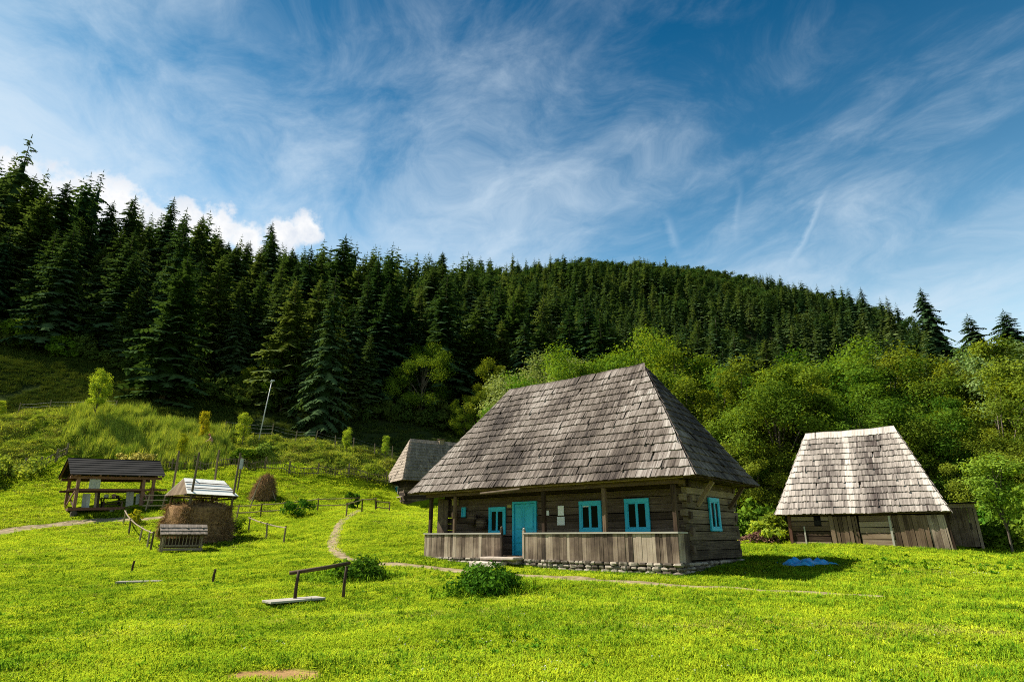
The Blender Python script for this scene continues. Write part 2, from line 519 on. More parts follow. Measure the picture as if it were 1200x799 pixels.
def scatter(name, src, pts, rz, sc, label=None, tilt=.15, seed=1):
    """one uncountable mass: copies of a small plant on the given points"""
    rs = np.random.RandomState(seed)
    me = bpy.data.meshes.new(name)
    pts = np.asarray(pts, np.float32)
    n = len(pts)
    me.vertices.add(n)
    me.vertices.foreach_set('co', pts.ravel())
    a = me.attributes.new('rot', 'FLOAT_VECTOR', 'POINT')
    a.data.foreach_set('vector', np.c_[rs.uniform(-tilt, tilt, n), rs.uniform(-tilt, tilt, n), rz].astype(np.float32).ravel())
    sc = np.asarray(sc, np.float32)
    if sc.ndim == 1:
        sc = np.c_[sc, sc, sc]
    a = me.attributes.new('siz', 'FLOAT_VECTOR', 'POINT')
    a.data.foreach_set('vector', sc.astype(np.float32).ravel())
    o = ob(name, me)
    tag(o, label, None, None, 'stuff')
    ng = bpy.data.node_groups.new(name, 'GeometryNodeTree')
    ng.interface.new_socket('Geometry', in_out='INPUT', socket_type='NodeSocketGeometry')
    ng.interface.new_socket('Geometry', in_out='OUTPUT', socket_type='NodeSocketGeometry')
    gi, go = ng.nodes.new('NodeGroupInput'), ng.nodes.new('NodeGroupOutput')
    oi = ng.nodes.new('GeometryNodeObjectInfo')
    oi.inputs['Object'].default_value = src
    oi.inputs['As Instance'].default_value = True
    ip = ng.nodes.new('GeometryNodeInstanceOnPoints')
    outs = []
    for nm in ('rot', 'siz'):
        q = ng.nodes.new('GeometryNodeInputNamedAttribute')
        q.data_type = 'FLOAT_VECTOR'
        q.inputs['Name'].default_value = nm
        outs.append(q.outputs[0])
    e2r = ng.nodes.new('FunctionNodeEulerToRotation')
    ng.links.new(outs[0], e2r.inputs[0])
    ng.links.new(gi.outputs[0], ip.inputs['Points'])
    ng.links.new(oi.outputs['Geometry'], ip.inputs['Instance'])
    ng.links.new(e2r.outputs[0], ip.inputs['Rotation'])
    ng.links.new(outs[1], ip.inputs['Scale'])
    ng.links.new(ip.outputs[0], go.inputs[0])
    md = o.modifiers.new('spread', 'NODES')
    md.node_group = ng
    return o


def shingles(mb, BL, BR, TR, TL, rows, wid, thick=.022, over=.55, tonef=None, comb=0.0, jit=.02, sag=0.0):
    """rows of single shingles on a trapezoid, the lowest row first; every row is clipped at the hips"""
    BL, BR, TR, TL = map(Vector, (BL, BR, TR, TL))
    ax = (BR - BL).normalized()
    n = ax.cross(TL - BL).normalized()
    up = n.cross(ax).normalized()
    Lh = (TL - BL).dot(up)
    W = (BR - BL).length
    xl = lambda v: (TL - BL).dot(ax) * v / Lh
    xr = lambda v: W + (TR - BR).dot(ax) * v / Lh
    rh = Lh / rows
    for i in range(rows):
        v0 = i * rh
        v1 = min(v0 + rh * (1 + over), Lh + comb) if i < rows - 1 else Lh + comb
        x = xl(v0) - mb.r.random() * wid
        rowt = mb.r.uniform(-.06, .06)
        ph = mb.r.random() * 9
        while x < xr(v0):
            w = wid * mb.r.uniform(.6, 1.35)
            a, b = x + .0015, x + w - .0015
            x += w
            if b < xl(v0) or a > xr(v0):
                continue
            sgn = math.sin(a * .9 + ph) * .012 + math.sin(a * .31 + i * .2) * .018
            vb = v0 - mb.r.uniform(0, jit) + sgn
            cl = lambda q, v: min(max(q, xl(v)), xr(v))
            vv = min(v1, Lh)
            a0, b0, a1, b1 = cl(a, v0), cl(b, v0), cl(a, vv), cl(b, vv)
            if b0 - a0 < .015:
                continue
            li = mb.r.uniform(1.0, 1.35) * thick * 2.3
            q_ = mb.r.random()
            if q_ < .025:      # a slipped, curling shingle
                vb -= mb.r.uniform(.03, .08)
                li *= 1.5
            elif q_ > .994 and i:      # one lost
                continue
            dn = -sag * math.sin(math.pi * min(max(v0 / Lh, 0), 1))
            lo = lambda q, v, hh: BL + ax * q + up * v + n * (hh + dn)
            t0 = .5 + mb.r.gauss(0, .075) + (mb.r.uniform(-.3, .22) if mb.r.random() < .10 else 0) + rowt
            if tonef:
                t0 += tonef((a + b) / 2, v0, W, Lh, xl(v0), xr(v0))
            P = [lo(a0, vb, li - thick * .9), lo(b0, vb, li - thick * .9), lo(b0, vb, li + thick * .1), lo(a0, vb, li + thick * .1),
                 lo(a1, v1, -.004), lo(b1, v1, -.004), lo(b1, v1, thick * .5), lo(a1, v1, thick * .5)]
            mb.hexa(P, t0)


def settle(objs, x0, x1, z0, z1, amt, seed=0):
    """an old roof: the ridge hangs a little in the middle and nothing is quite straight"""
    for o in objs:
        for v in o.data.vertices:
            t = (v.co.x - x0) / (x1 - x0)
            k = min(max((v.co.z - z0) / (z1 - z0), 0), 1)
            if o.name.startswith('roof_boarding'):
                v.co.z -= (amt + .07) * k
                continue
            v.co.z -= amt * math.sin(math.pi * min(max(t, 0), 1)) * (.25 + .75 * k)
            v.co.z += .008 * math.sin(v.co.x * 1.9 + seed) + .006 * math.sin(v.co.x * 4.3 + v.co.y * 1.1 + seed * 2)


def slab(mb, BL, BR, TR, TL, th, tone=.3):
    BL, BR, TR, TL = map(Vector, (BL, BR, TR, TL))
    n = (BR - BL).cross(TL - BL).normalized() * th
    mb.hexa([BL - n, BR - n, BR, BL, TL - n, TR - n, TR, TL], tone)


def log_wall(mb, axis, c, t, a0, a1, z0, z1, hlog, ends=(0, 0), openings=(), rough=.018, seed=3, flip=0):
    """stacked hewn logs; axis 0 runs along x with its middle at y = c, axis 1 along y at x = c"""
    rr = random.Random(seed)
    n = max(1, round((z1 - z0) / hlog))
    hh = (z1 - z0) / n
    for i in range(n):
        za, zb = z0 + i * hh + rr.uniform(0, .012), z0 + (i + 1) * hh - rr.uniform(.008, .03)
        e0, e1 = (ends if (i + flip) % 2 == 0 else (min(ends[0], .03), min(ends[1], .03)))
        segs = [(a0 - e0 + rr.uniform(-.02, .02), a1 + e1 + rr.uniform(-.02, .02))]
        for o0, o1, oz0, oz1 in openings:
            if zb > oz0 + .02 and za < oz1 - .02:
                ns = []
                for p, q in segs:
                    if o0 > p and o1 < q:
                        ns += [(p, o0), (o1, q)]
                    else:
                        ns.append((p, q))
                segs = ns
        tone = rr.random()
        for p, q in segs:
            k = max(1, int((q - p) / 1.6))
            d = [rr.uniform(-rough, rough) for _ in range(k + 1)]
            zz = [rr.uniform(-.012, .012) for _ in range(k + 1)]
            off = (rr.random() * 50, rr.random() * 50)
            for m_ in range(k):
                s0, s1 = p + (q - p) * m_ / k, p + (q - p) * (m_ + 1) / k
                ring = lambda s_, dd, zd: ([(s_, c - t / 2 + dd, za + zd), (s_, c + t / 2 + dd, za + zd), (s_, c + t / 2 + dd, zb + zd), (s_, c - t / 2 + dd, zb + zd)] if axis == 0 else
                                           [(c + t / 2 + dd, s_, za + zd), (c - t / 2 + dd, s_, za + zd), (c - t / 2 + dd, s_, zb + zd), (c + t / 2 + dd, s_, zb + zd)])
                mb.hexa(ring(s0, d[m_], zz[m_]) + ring(s1, d[m_ + 1], zz[m_ + 1]), tone, off=(off[0] + s0, off[1]))


def stones(mb, p0, p1, z0, z1, depth, size, nrm):
    """a rubble course from p0 to p1 (plan), irregular stones stacked between z0 (pair) and z1"""
    p0, p1, nrm = Vector(p0), Vector(p1), Vector(nrm)
    L_ = (p1 - p0).length
    d = (p1 - p0) / L_
    za = z0[0]
    rows = max(1, round((z1 - min(z0)) / size))
    hh = (z1 - min(z0)) / rows
    ang = math.atan2(d.y, d.x)
    for i in range(rows):
        s = -.05
        z = min(z0) + hh * (i + .5)
        while s < L_:
            w = size * mb.r.uniform(1.2, 3.4)
            c = p0 + d * (s + w / 2) + nrm * mb.r.uniform(-.03, .05)
            k = len(mb.v)
            mb.lump((0, 0, 0), (w * .5, depth / 2, hh * .52 * mb.r.uniform(.8, 1.15)), 7, 4, .13)
            rot = Matrix.Rotation(ang, 3, 'Z') @ Matrix.Rotation(mb.r.uniform(-.06, .06), 3, 'Y')
            for j in range(k, len(mb.v)):
                q = rot @ Vector(mb.v[j])
                mb.v[j] = (c.x + q.x, c.y + q.y, z + q.z)
            s += w * .97


def window_on(parent, xc, yf, zc, w, hh, rz, off, panes=2, fw=.12):
    """a blue casement: frame with mullion, dark panes; yf is the face it sits on, local -y is outwards"""
    root = MB(5)
    x0, x1, z0, z1 = -w / 2, w / 2, -hh / 2, hh / 2
    root.box(x0, x1, -.075, .0, z1 - fw * 1.1, z1)
    root.box(x0, x1, -.08, .0, z0, z0 + fw * .9)
    root.box(x0, x0 + fw, -.07, .0, z0 + fw * .9, z1 - fw * 1.1, axis=2)
    root.box(x1 - fw, x1, -.07, .0, z0 + fw * .9, z1 - fw * 1.1, axis=2)
    fr = root.build('window', M['blue'], parent, bevel=.006)
    fr.location = (xc - off[0], yf - off[1], zc - off[2])
    fr.rotation_euler = (0, 0, rz)
    g = MB()
    g.box(x0 + fw - .01, x1 - fw + .01, -.028, -.018, z0 + fw * .9 - .01, z1 - fw * 1.1 + .01)
    g.build('pane', M['glass'], fr)
    k = MB(6)
    k.box(-.045, .045, -.06, -.016, z0 + fw * .9, z1 - fw * 1.1, axis=2)
    iw = (w - 2 * fw) / 2
    for sx in (-1, 1):
        cx = sx * (iw / 2 + .01)
        for zz in (z0 + fw * .9, z1 - fw * 1.1 - .045):
            k.box(cx - iw / 2 + .02, cx + iw / 2 - .02, -.05, -.017, zz, zz + .045)
        xe = sx * (w / 2 - fw)
        k.box(min(xe, xe - sx * .03), max(xe, xe - sx * .03), -.05, -.017, z0 + fw * .9 + .045, z1 - fw * 1.1 - .045, axis=2)
    k.build('mullion', M['blue'], fr)
    return fr


# ------------------------------------------------------------------ keep-out areas for grass and trees
KEEP = []          # (origin xy, ex, w0, w1, d0, d1)


def keepout(o, rz, x0, x1, y0, y1):
    KEEP.append((o[0], o[1], math.cos(rz), math.sin(rz), x0, x1, y0, y1))


def free(pts):
    ok = np.ones(len(pts), bool)
    for ox, oy, c, s, x0, x1, y0, y1 in KEEP:
        dx, dy = pts[:, 0] - ox, pts[:, 1] - oy
        lx, ly = dx * c + dy * s, -dx * s + dy * c
        ok &= ~((lx > x0) & (lx < x1) & (ly > y0) & (ly < y1))
    return ok


# ------------------------------------------------------------------ the big wooden house with the blue windows
def main_house():
    L_, zb = 11.52, -1.10
    rz = -math.atan2(.63537, .7722)
    O = (-3.72, 26.798, zb)
    off = (0, 0, zb)
    T = thing('wooden_house', 'large old log house with tall shingle roof, plank porch and blue windows', 'house', O, rz)
    keepout(O, rz, -.08, 11.6, -.1, 5.5)
    # rubble footing
    for k_, (p0_, p1_, zlo, nn) in enumerate((((0, .02), (4.25, .02), -1.2, (0, -1)), ((5.45, .02), (11.5, .02), -1.38, (0, -1)),
                                             ((11.48, .1), (11.48, 5.3), -1.35, (1, 0)), ((.05, 5.3), (.05, .1), -1.2, (-1, 0)))):
        m = MB(11 + k_)
        stones(m, p0_, p1_, (zlo, zlo), -.76, .26, .125, nn)
        m.build('stone_footing', M['stone'], T, off)
    m = MB(12)
    m.box(.06, 4.2, .06, 5.2, -1.6, -.74)
    m.box(4.2, 5.5, .5, 5.2, -1.6, -.75)
    m.box(5.5, 11.44, .06, 5.25, -1.6, -.74)
    m.build('footing_core', M['mortar'], T, off)
    # porch floor
    m = MB(13)
    x = .02
    while x < 11.4:
        w = m.r.uniform(.16, .24)
        m.box(x, min(x + w - .008, 11.46), .03, .88, -.73 + m.r.uniform(0, .006), -.68, axis=1)
        x += w
    m.build('porch_floor', M['plank_brown'], T, off)
    # log walls
    y_w = .99
    ops = [(4.13, 5.33, -.72, 1.34)]
    m = MB(14)
    log_wall(m, 0, y_w, .17, .36, 11.40, -.73, 1.84, .25, (.16, .22), ops, seed=5, flip=1)
    log_wall(m, 1, .45, .17, .95, 5.2, -.73, 1.84, .25, (.16, .16), seed=6)
    log_wall(m, 0, 5.2, .17, .36, 11.40, -.73, 1.84, .25, (.16, .16), seed=7, flip=1)
    m.build('log_wall', M['log'], T, off)
    m = MB(15)
    log_wall(m, 1, 11.43, .18, .92, 5.28, .2, 1.84, .25, (.24, .16), seed=8)
    log_wall(m, 1, 11.44, .20, .94, 5.28, -.70, .2, .31, (.12, .12), seed=9, rough=.008)
    m.build('log_wall', M['log_grey'], T, off)
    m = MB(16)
    m.box(.5, 11.36, 1.2, 5.1, -.7, 1.8, tone=0)  # solid near-black block stands in for the unlit rooms
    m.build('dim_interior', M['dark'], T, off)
    # ceiling / soffit
    m = MB(17)
    y = -.24
    while y < 5.55:
        m.box(-.8, 12.3, y, y + .19, 1.85, 1.875, tone=m.r.random() * .5)
        y += .2
    m.build('eave_soffit', M['plank_brown'], T, off)
    # parapets
    for (x0, x1, nm) in ((0.0, 4.29, 1), (5.42, L_, 2)):
        m = MB(20 + nm)
        x = x0
        while x < x1 - .04:
            w = min(m.r.uniform(.11, .22), x1 - x)
            if x1 - x - w < .07:
                w = x1 - x
            m.box(x + .004, x + w - .006, -.03 + m.r.uniform(-.008, .008), .0, -.78 + m.r.uniform(-.03, .02), .11, axis=2,
                  tone=m.r.choice([.2, .32, .4, .45, .5, .55, .6, .68, .9]))
            x += w
        # the short return to the wall
        xs = x0 if nm == 1 else x1 - .03
        y = .01
        while y < (.86 if nm == 1 else .66):
            w = m.r.uniform(.17, .24)
            m.box(xs, xs + .028, y + .004, y + w - .004, -.77, .1, axis=2)
            y += w
        par = m.build('parapet', M['plank'], T, off)
        m = MB(30 + nm)
        m.box(x0 - .03, x1 + .03, -.075, .06, .115, .165, tone=.7)
        if nm == 1:
            m.box(x0 - .04, x0 + .09, .062, .86, .112, .162, tone=.6, axis=1)
        else:
            m.box(x1 - .09, x1 + .035, .062, .66, .112, .162, tone=.6, axis=1)
        rl = m.build('handrail', M['pale_wood'], par)
        rl.location = (0, 0, 0)
        for v in rl.data.vertices:
            v.co.z -= zb
    # newel posts by the entrance gap
    for x, ztop, knob in ((4.30, .30, 'pole'), (5.40, .24, 'white')):
        m = MB(int(x * 10))
        m.box(x - .05, x + .05, -.06, .05, -.76, ztop, axis=2)
        p = m.build('newel_post', M['plank'], T, off, bevel=.008)
        k = MB(3)
        k.tube([(x, 0, ztop - zb), (x, 0, ztop + .03 - zb), (x, 0, ztop + .07 - zb), (x, 0, ztop + .1 - zb)], [.035, .055, .05, .02], 10)
        k.build('knob', M[knob], p, smooth=True)
    # posts and eave beam
    for x in (.16, 1.62, 6.24, 8.84, 11.42):
        m = MB(int(x * 7))
        d = .14 if x != 1.62 else .12
        m.box(x - d / 2, x + d / 2, .07, .07 + d, -.69, 1.63, axis=2)
        m.build('porch_post', M['plank_brown'], T, off, bevel=.012)
    m = MB(41)
    m.box(-.1, 11.62, .04, .22, 1.64, 1.80)
    m.box(-.3, 11.9, -.2, -.1, 1.78, 1.845)
    m.box(11.36, 11.54, .23, .8, 1.66, 1.79, axis=1)
    m.box(.02, .2, .23, .8, 1.66, 1.79, axis=1)
    m.build('eave_beam', M['plank_brown'], T, off, bevel=.01)
    for y in (1.71, 4.63):
        m = MB(int(y * 9))
        m.beam((11.53, y, 1.02), (12.12, y, 1.78), .12, .13)
        m.build('eave_bracket', M['plank_brown'], T, off)
    m = MB(44)
    m.box(.03, .36, .66, .72, -.55, 1.62, axis=2, tone=.45)
    m.box(.365, .63, .665, .725, -.55, 1.55, axis=2, tone=.3)
    m.build('corner_board', M['plank'], T, off)
    m = MB(45)
    m.tube([(3.5, -.36, 1.64), (5.5, -.36, 1.72)], [.045, .045], 8, tone=.3)
    m.build('gutter', M['pole'], T, off)
    # door
    dr = thing('door', None, None, (4.73, .93, -.68 - zb))
    dr.parent = T
    m = MB(50)
    m.box(-.60, -.52, -.09, .06, 0, 2.03, axis=2)
    m.box(.52, .60, -.09, .06, 0, 2.03, axis=2)
    m.box(-.52, .52, -.088, .06, 1.95, 2.03)
    m.build('door_frame', M['blue'], dr, bevel=.005)
    for sx in (-1, 1):
        m = MB(52 + sx)
        a, b = (-.515, -.005) if sx < 0 else (.005, .515)
        m.box(a, b, -.03, .02, .01, 1.94, axis=2)
        for z0, z1 in ((.12, .42), (.47, .58), (.63, .92), (.98, 1.82)):
            m.box(a + .085, b - .085, -.052, -.032, z0, z1, axis=2)
            m.box(a + .125, b - .125, -.064, -.053, z0 + .035, z1 - .035, axis=2)
        lf = m.build('door_leaf', M['blue'], dr, bevel=.006)
    m = MB(55)
    m.box(-.075, -.035, -.06, -.034, .9, 1.06, tone=.3, axis=2)
    m.tube([(-.055, -.06, 1.0), (-.055, -.10, 1.0), (-.14, -.10, .99)], [.012, .012, .01], 6)
    m.build('handle', M['dark'], dr)
    # windows
    for xc, w, zc, hh in ((3.33, .9, .64, 1.07), (7.80, .94, .72, 1.08), (9.69, .94, .725, 1.10)):
        wn = window_on(T, xc, y_w - .105, zc, w, hh, 0, off)
        if xc == 7.80:
            m = MB(61)
            m.box(-.33, -.06, -.034, -.029, .335, .375, tone=.6)
            m.build('curtain', M['paper'], wn)
    window_on(T, 11.545, 3.0, .76, .9, 1.12, R(90), off)
    # doorstep
    m = MB(60)
    m.box(3.72, 5.38, -.62, .02, -.80, -.70)
    m.box(3.55, 4.85, -1.02, -.3, -1.12, -.86)
    m.box(4.1, 5.2, -.2, .4, -1.3, -.805)
    m.build('doorstep', M['step'], T, off, bevel=.025)
    # roof
    EL, ER, RR_, RL_ = (-.86, -.3, 1.83), (12.38, -.3, 1.83), (12.38, 5.66, 1.83), (-.86, 5.66, 1.83)
    tl, tr = (2.17, 2.97, 6.6), (9.29, 2.97, 6.6)
    z = lambda p: (p[0], p[1], p[2] - zb)
    EL, ER, RR_, RL_, tl, tr = map(z, (EL, ER, RR_, RL_, tl, tr))

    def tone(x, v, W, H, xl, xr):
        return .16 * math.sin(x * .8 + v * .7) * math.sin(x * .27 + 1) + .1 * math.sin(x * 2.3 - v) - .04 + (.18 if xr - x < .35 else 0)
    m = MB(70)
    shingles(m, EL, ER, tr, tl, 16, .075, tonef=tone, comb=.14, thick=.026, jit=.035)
    hip_shade_tone = lambda x, v, W, H, xl, xr: -.22 + .1 * math.sin(x * 1.3)  # shade of the hip turned from the sun, put into its tone
    shingles(m, ER, RR_, tr, tr, 17, .16, tonef=hip_shade_tone)
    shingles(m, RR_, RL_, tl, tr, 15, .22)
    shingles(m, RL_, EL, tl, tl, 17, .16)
    rf = m.build('roof', M['shingle'], T)
    m = MB(71)
    for a, b, c, d in ((EL, ER, tr, tl), (RR_, RL_, tl, tr)):
        slab(m, a, b, c, d, .05)
    for a, b, c in ((ER, RR_, tr), (RL_, EL, tl)):
        a, b, c = map(Vector, (a, b, c))
        n = (b - a).cross(c - a).normalized() * .04
        m.face([a - n, b - n, c - n], tone=.2)
    m.build('roof_boarding', M['plank_brown'], rf)
    m = MB(72)
    for k in range(8):
        f0, f1 = k / 8, (k + 1) / 8
        xa, xb = tl[0] + .02 + (tr[0] - tl[0] - .05) * f0, tl[0] + .02 + (tr[0] - tl[0] - .05) * f1
        m.beam((xa, tl[1] + .06, tl[2] + .03), (xb, tr[1] + .06, tr[2] + .03), .07, .12, tone=.1)
    m.build('ridge_board', M['log'], rf)
    settle([rf] + list(rf.children), 2.17, 9.29, EL[2], tl[2], .05, 1)
    yw = y_w - .10

    def wp(x, y, zz):
        return Vector(T.location) + Matrix.Rotation(rz, 3, 'Z') @ Vector((x, y, zz - zb))
    return T, wp, rz, yw


HOUSE, HP, HRZ, HYW = main_house()


def on_wall(name, build, x, z, label, cat, mat, y=None, group=None):
    m = MB(int(abs(x) * 31) + 1)
    build(m)
    o = m.build(name, mat)
    o.location = HP(x, HYW - .02 if y is None else y, z)
    o.rotation_euler = (0, 0, HRZ)
    return tag(o, label, cat, group)


def sheet(w, hh):
    def b(m):
        m.box(-w / 2, w / 2, -.012, .0, -hh / 2, hh / 2, axis=2)
        m.box(-w / 2 - .015, w / 2 + .015, -.002, .012, -hh / 2 - .015, hh / 2 + .015, axis=2, tone=0)
    return b


on_wall('notice', sheet(.26, .15), 5.79, .885, 'small white plate on the log wall just beside the blue door', 'notice', M['paper'])
on_wall('notice', sheet(.24, .33), 6.49, .95, 'tall white notice on the log wall above a squarer one', 'notice', M['paper'])
on_wall('notice', sheet(.31, .27), 6.48, .58, 'squarish white notice on the log wall below a taller one', 'notice', M['paper'])
on_wall('number_plate', sheet(.18, .08), 3.96, 1.19, 'tiny pale plate between small window and blue door', 'plate', M['yellow'])


def wbox(m):
    m.box(-.12, .12, -.16, 0, -.13, .1, axis=2)
    m.hexa([(-.14, -.2, .10), (.14, -.2, .10), (.14, -.2, .12), (-.14, -.2, .12), (-.14, .0, .15), (.14, 0, .15), (.14, 0, .17), (-.14, 0, .17)], .8)


on_wall('letter_box', wbox, .97, 1.45, 'yellowish little box hung high on the porch wall', 'box', M['yellow'])


def pot(m):
    pr = [(-.14, .07), (-.1, .1), (0, .13), (.09, .115), (.13, .08), (.145, .095)]
    m.tube([(0, -.15, z) for z, r_ in pr], [r_ for z, r_ in pr], 14)
    m.beam((0, -.15, .1), (0, 0, .22), .012, .012)


on_wall('clay_jug', pot, 1.0, .9, 'pinkish clay jug hanging on the shady porch wall', 'jug', M['clay'])


def frame_box(m):
    for a in (-.1, .1):
        m.box(a - .02, a + .02, -.05, 0, -.2, .2, axis=2)
    for a in (-.18, .18):
        m.box(-.08, .08, -.048, 0, a - .02, a + .02)
    m.box(-.09, .09, -.02, -.01, -.17, .17, tone=.1)


on_wall('wall_cupboard', frame_box, 1.44, 1.02, 'small blue framed cupboard on the shady porch wall', 'cupboard', M['blue'])


def basket(m):
    for k in range(7):
        z = -.2 + k * .06
        r_ = .17 + .06 * math.sin((k + 1) / 8 * 3.1)
        m.tube([(r_ * math.cos(a / 12 * 6.283), -.2 + r_ * .7 * math.sin(a / 12 * 6.283), z) for a in range(13)], [.03] * 13, 5, cap=False)
    m.tube([(.2 * math.cos(a / 8 * 3.14159), -.18, .16 + .2 * math.sin(a / 8 * 3.14159)) for a in range(9)], [.016] * 9, 5)


on_wall('wicker_basket', basket, 2.1, .72, 'dark wicker basket with hoop handle on porch wall near small window', 'basket', M['log'])
on_wall('wicker_basket', basket, 2.62, .55, 'lower dark wicker basket hanging next to the small blue window', 'basket', M['log'])


# ------------------------------------------------------------------ the stable with bleached roof
def stable():
    rz, zb = R(-34.2), -.62
    O = (12.10, 28.50, zb)
    T = thing('wooden_stable', 'low stable with tall bleached shingle roof and plank doors', 'barn', O, rz)
    off = (0, 0, zb)
    keepout(O, rz, .3, 6.45, .2, 5.3)
    ze, zr, L_, w, hh = .96, 4.9, 6.62, 2.8, 1.4
    yf, y1 = .27, 5.1
    m = MB(81)
    log_wall(m, 0, yf, .14, .62, 2.16, zb - .2, ze - .06, .21, (.0, .0), [(1.55, 1.85, .50, .72)], seed=21)
    m.build('log_wall', M['plank_brown'], T, off)
    m = MB(78)
    log_wall(m, 0, yf, .14, 3.32, 4.56, zb - .2, ze - .06, .23, (.0, .0), seed=22)
    m.build('log_wall', M['plank_brown'], T, off)
    m = MB(82)
    log_wall(m, 1, .62, .14, yf + .1, y1, zb - .3, ze - .06, .22, (.06, .1), seed=23)
    log_wall(m, 1, 6.26, .14, yf + .1, y1, zb - .3, ze - .06, .22, (.06, .1), seed=24)
    log_wall(m, 0, y1, .14, .62, 6.26, zb - .3, ze - .06, .22, (.1, .1), seed=25)
    m.build('log_wall', M['log'], T, off)
    m = MB(83)
    m.box(.75, 6.1, yf + .12, y1 - .2, zb - .1, ze - .1, tone=0)  # near-black block painted as the shade seen through the plank gaps
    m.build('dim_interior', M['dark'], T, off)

    def door(x0, x1, mat, seed, gap, lean=.0, tones=(.2, .8)):
        m = MB(seed)
        x = x0
        while x < x1 - .03:
            ww = min(m.r.uniform(.12, .22), x1 - x)
            a, b = x + gap, x + ww - gap
            dx = m.r.uniform(-.02, .02)
            d = m.r.uniform(-.015, .015)
            zt = ze - .07 - m.r.uniform(0, .04)
            zl = zb - .12
            yy = yf - .10 + d
            m.hexa([(a + dx, yy, zl), (a + dx, yy + .03, zl), (b + dx, yy + .03, zl), (b + dx, yy, zl), (a + lean, yy, zt), (a + lean, yy + .03, zt), (b + lean, yy + .03, zt), (b + lean, yy, zt)], m.r.uniform(*tones))
            x += ww
        d = m.build('plank_door', mat, T, off)
        for zz in (zb + .3, ze - .4):
            k = MB(seed + 1)
            k.box(x0 + .04, x1 - .04, yf - .062, yf - .03, zz, zz + .1)
            k.build('door_batten', M['plank_brown'], d).location = (0, 0, -zb)
    door(2.18, 3.29, M['plank_brown'], 84, .012, -.03, (.25, .75))
    door(4.6, 5.82, M['plank_brown'], 86, .003, -.04, (.25, .7))
    door(5.86, 6.46, M['plank'], 88, .003, -.08, (.5, .9))
    m = MB(90)
    m.box(.48, .61, yf - .12, yf + .1, zb - .2, ze - .02, axis=2, tone=.3)
    m.build('corner_post', M['red_beam'], T, off)
    m = MB(91)
    m.beam((6.52, yf - .05, zb - .1), (6.38, yf, ze - .05), .13, .13)
    m.build('corner_post', M['plank_brown'], T, off)
    for x0, x1, zz in ((1.1, 1.16, ze - .5), (4.42, 4.5, ze - .1)):
        m = MB(92)
        m.box(x0, x1, yf - .1, yf - .075, zb - .1, zz, axis=2, tone=.8)
        m.build('prop_lath', M['pale_wood'], T, off)
    m = MB(93)
    m.box(1.56, 1.84, yf - .02, yf + .05, .51, .71, tone=0)  # dark plug painted as the shade inside the small opening
    m.build('vent_dark_plug', M['dark'], T, off)
    E = [(0, 0, ze - zb), (L_, 0, ze - zb), (L_, 2 * w, ze - zb), (0, 2 * w, ze - zb)]
    tl, tr = (hh, w, zr - zb), (L_ - hh, w, zr - zb)

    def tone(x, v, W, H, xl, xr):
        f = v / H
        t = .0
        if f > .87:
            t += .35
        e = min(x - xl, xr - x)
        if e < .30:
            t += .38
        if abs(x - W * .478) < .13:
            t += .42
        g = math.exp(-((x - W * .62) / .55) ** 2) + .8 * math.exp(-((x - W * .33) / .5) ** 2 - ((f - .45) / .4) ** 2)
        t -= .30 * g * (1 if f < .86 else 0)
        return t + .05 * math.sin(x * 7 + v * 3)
    m = MB(94)
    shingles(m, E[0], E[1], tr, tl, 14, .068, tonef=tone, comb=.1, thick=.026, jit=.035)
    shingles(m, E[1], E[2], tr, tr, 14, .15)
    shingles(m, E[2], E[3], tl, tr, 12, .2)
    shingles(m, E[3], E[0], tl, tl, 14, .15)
    rf = m.build('roof', M['shingle_pale'], T)
    m = MB(95)
    slab(m, E[0], E[1], tr, tl, .06)
    slab(m, E[2], E[3], tl, tr, .06)
    for a, b, c in ((E[1], E[2], tr), (E[3], E[0], tl)):
        a, b, c = map(Vector, (a, b, c))
        n = (b - a).cross(c - a).normalized() * .05
        m.face([a - n, b - n, c - n], tone=.2)
    y = .1
    while y < 5.4:
        m.box(.12, L_ - .12, y, y + .2, ze - zb + .0, ze - zb + .02, tone=.2)
        y += .21
    m.build('roof_boarding', M['plank_brown'], rf)
    m = MB(96)
    for k in range(6):
        xa, xb = tl[0] + (tr[0] - tl[0]) * k / 6, tl[0] + (tr[0] - tl[0]) * (k + 1) / 6
        m.beam((xa, tl[1] + .06, tl[2] + .03), (xb, tr[1] + .06, tr[2] + .03), .06, .1, tone=.1)
    m.build('ridge_board', M['log'], rf)
    settle([rf] + list(rf.children), hh, L_ - hh, ze - zb, zr - zb, .02, 4)
    return T


stable()


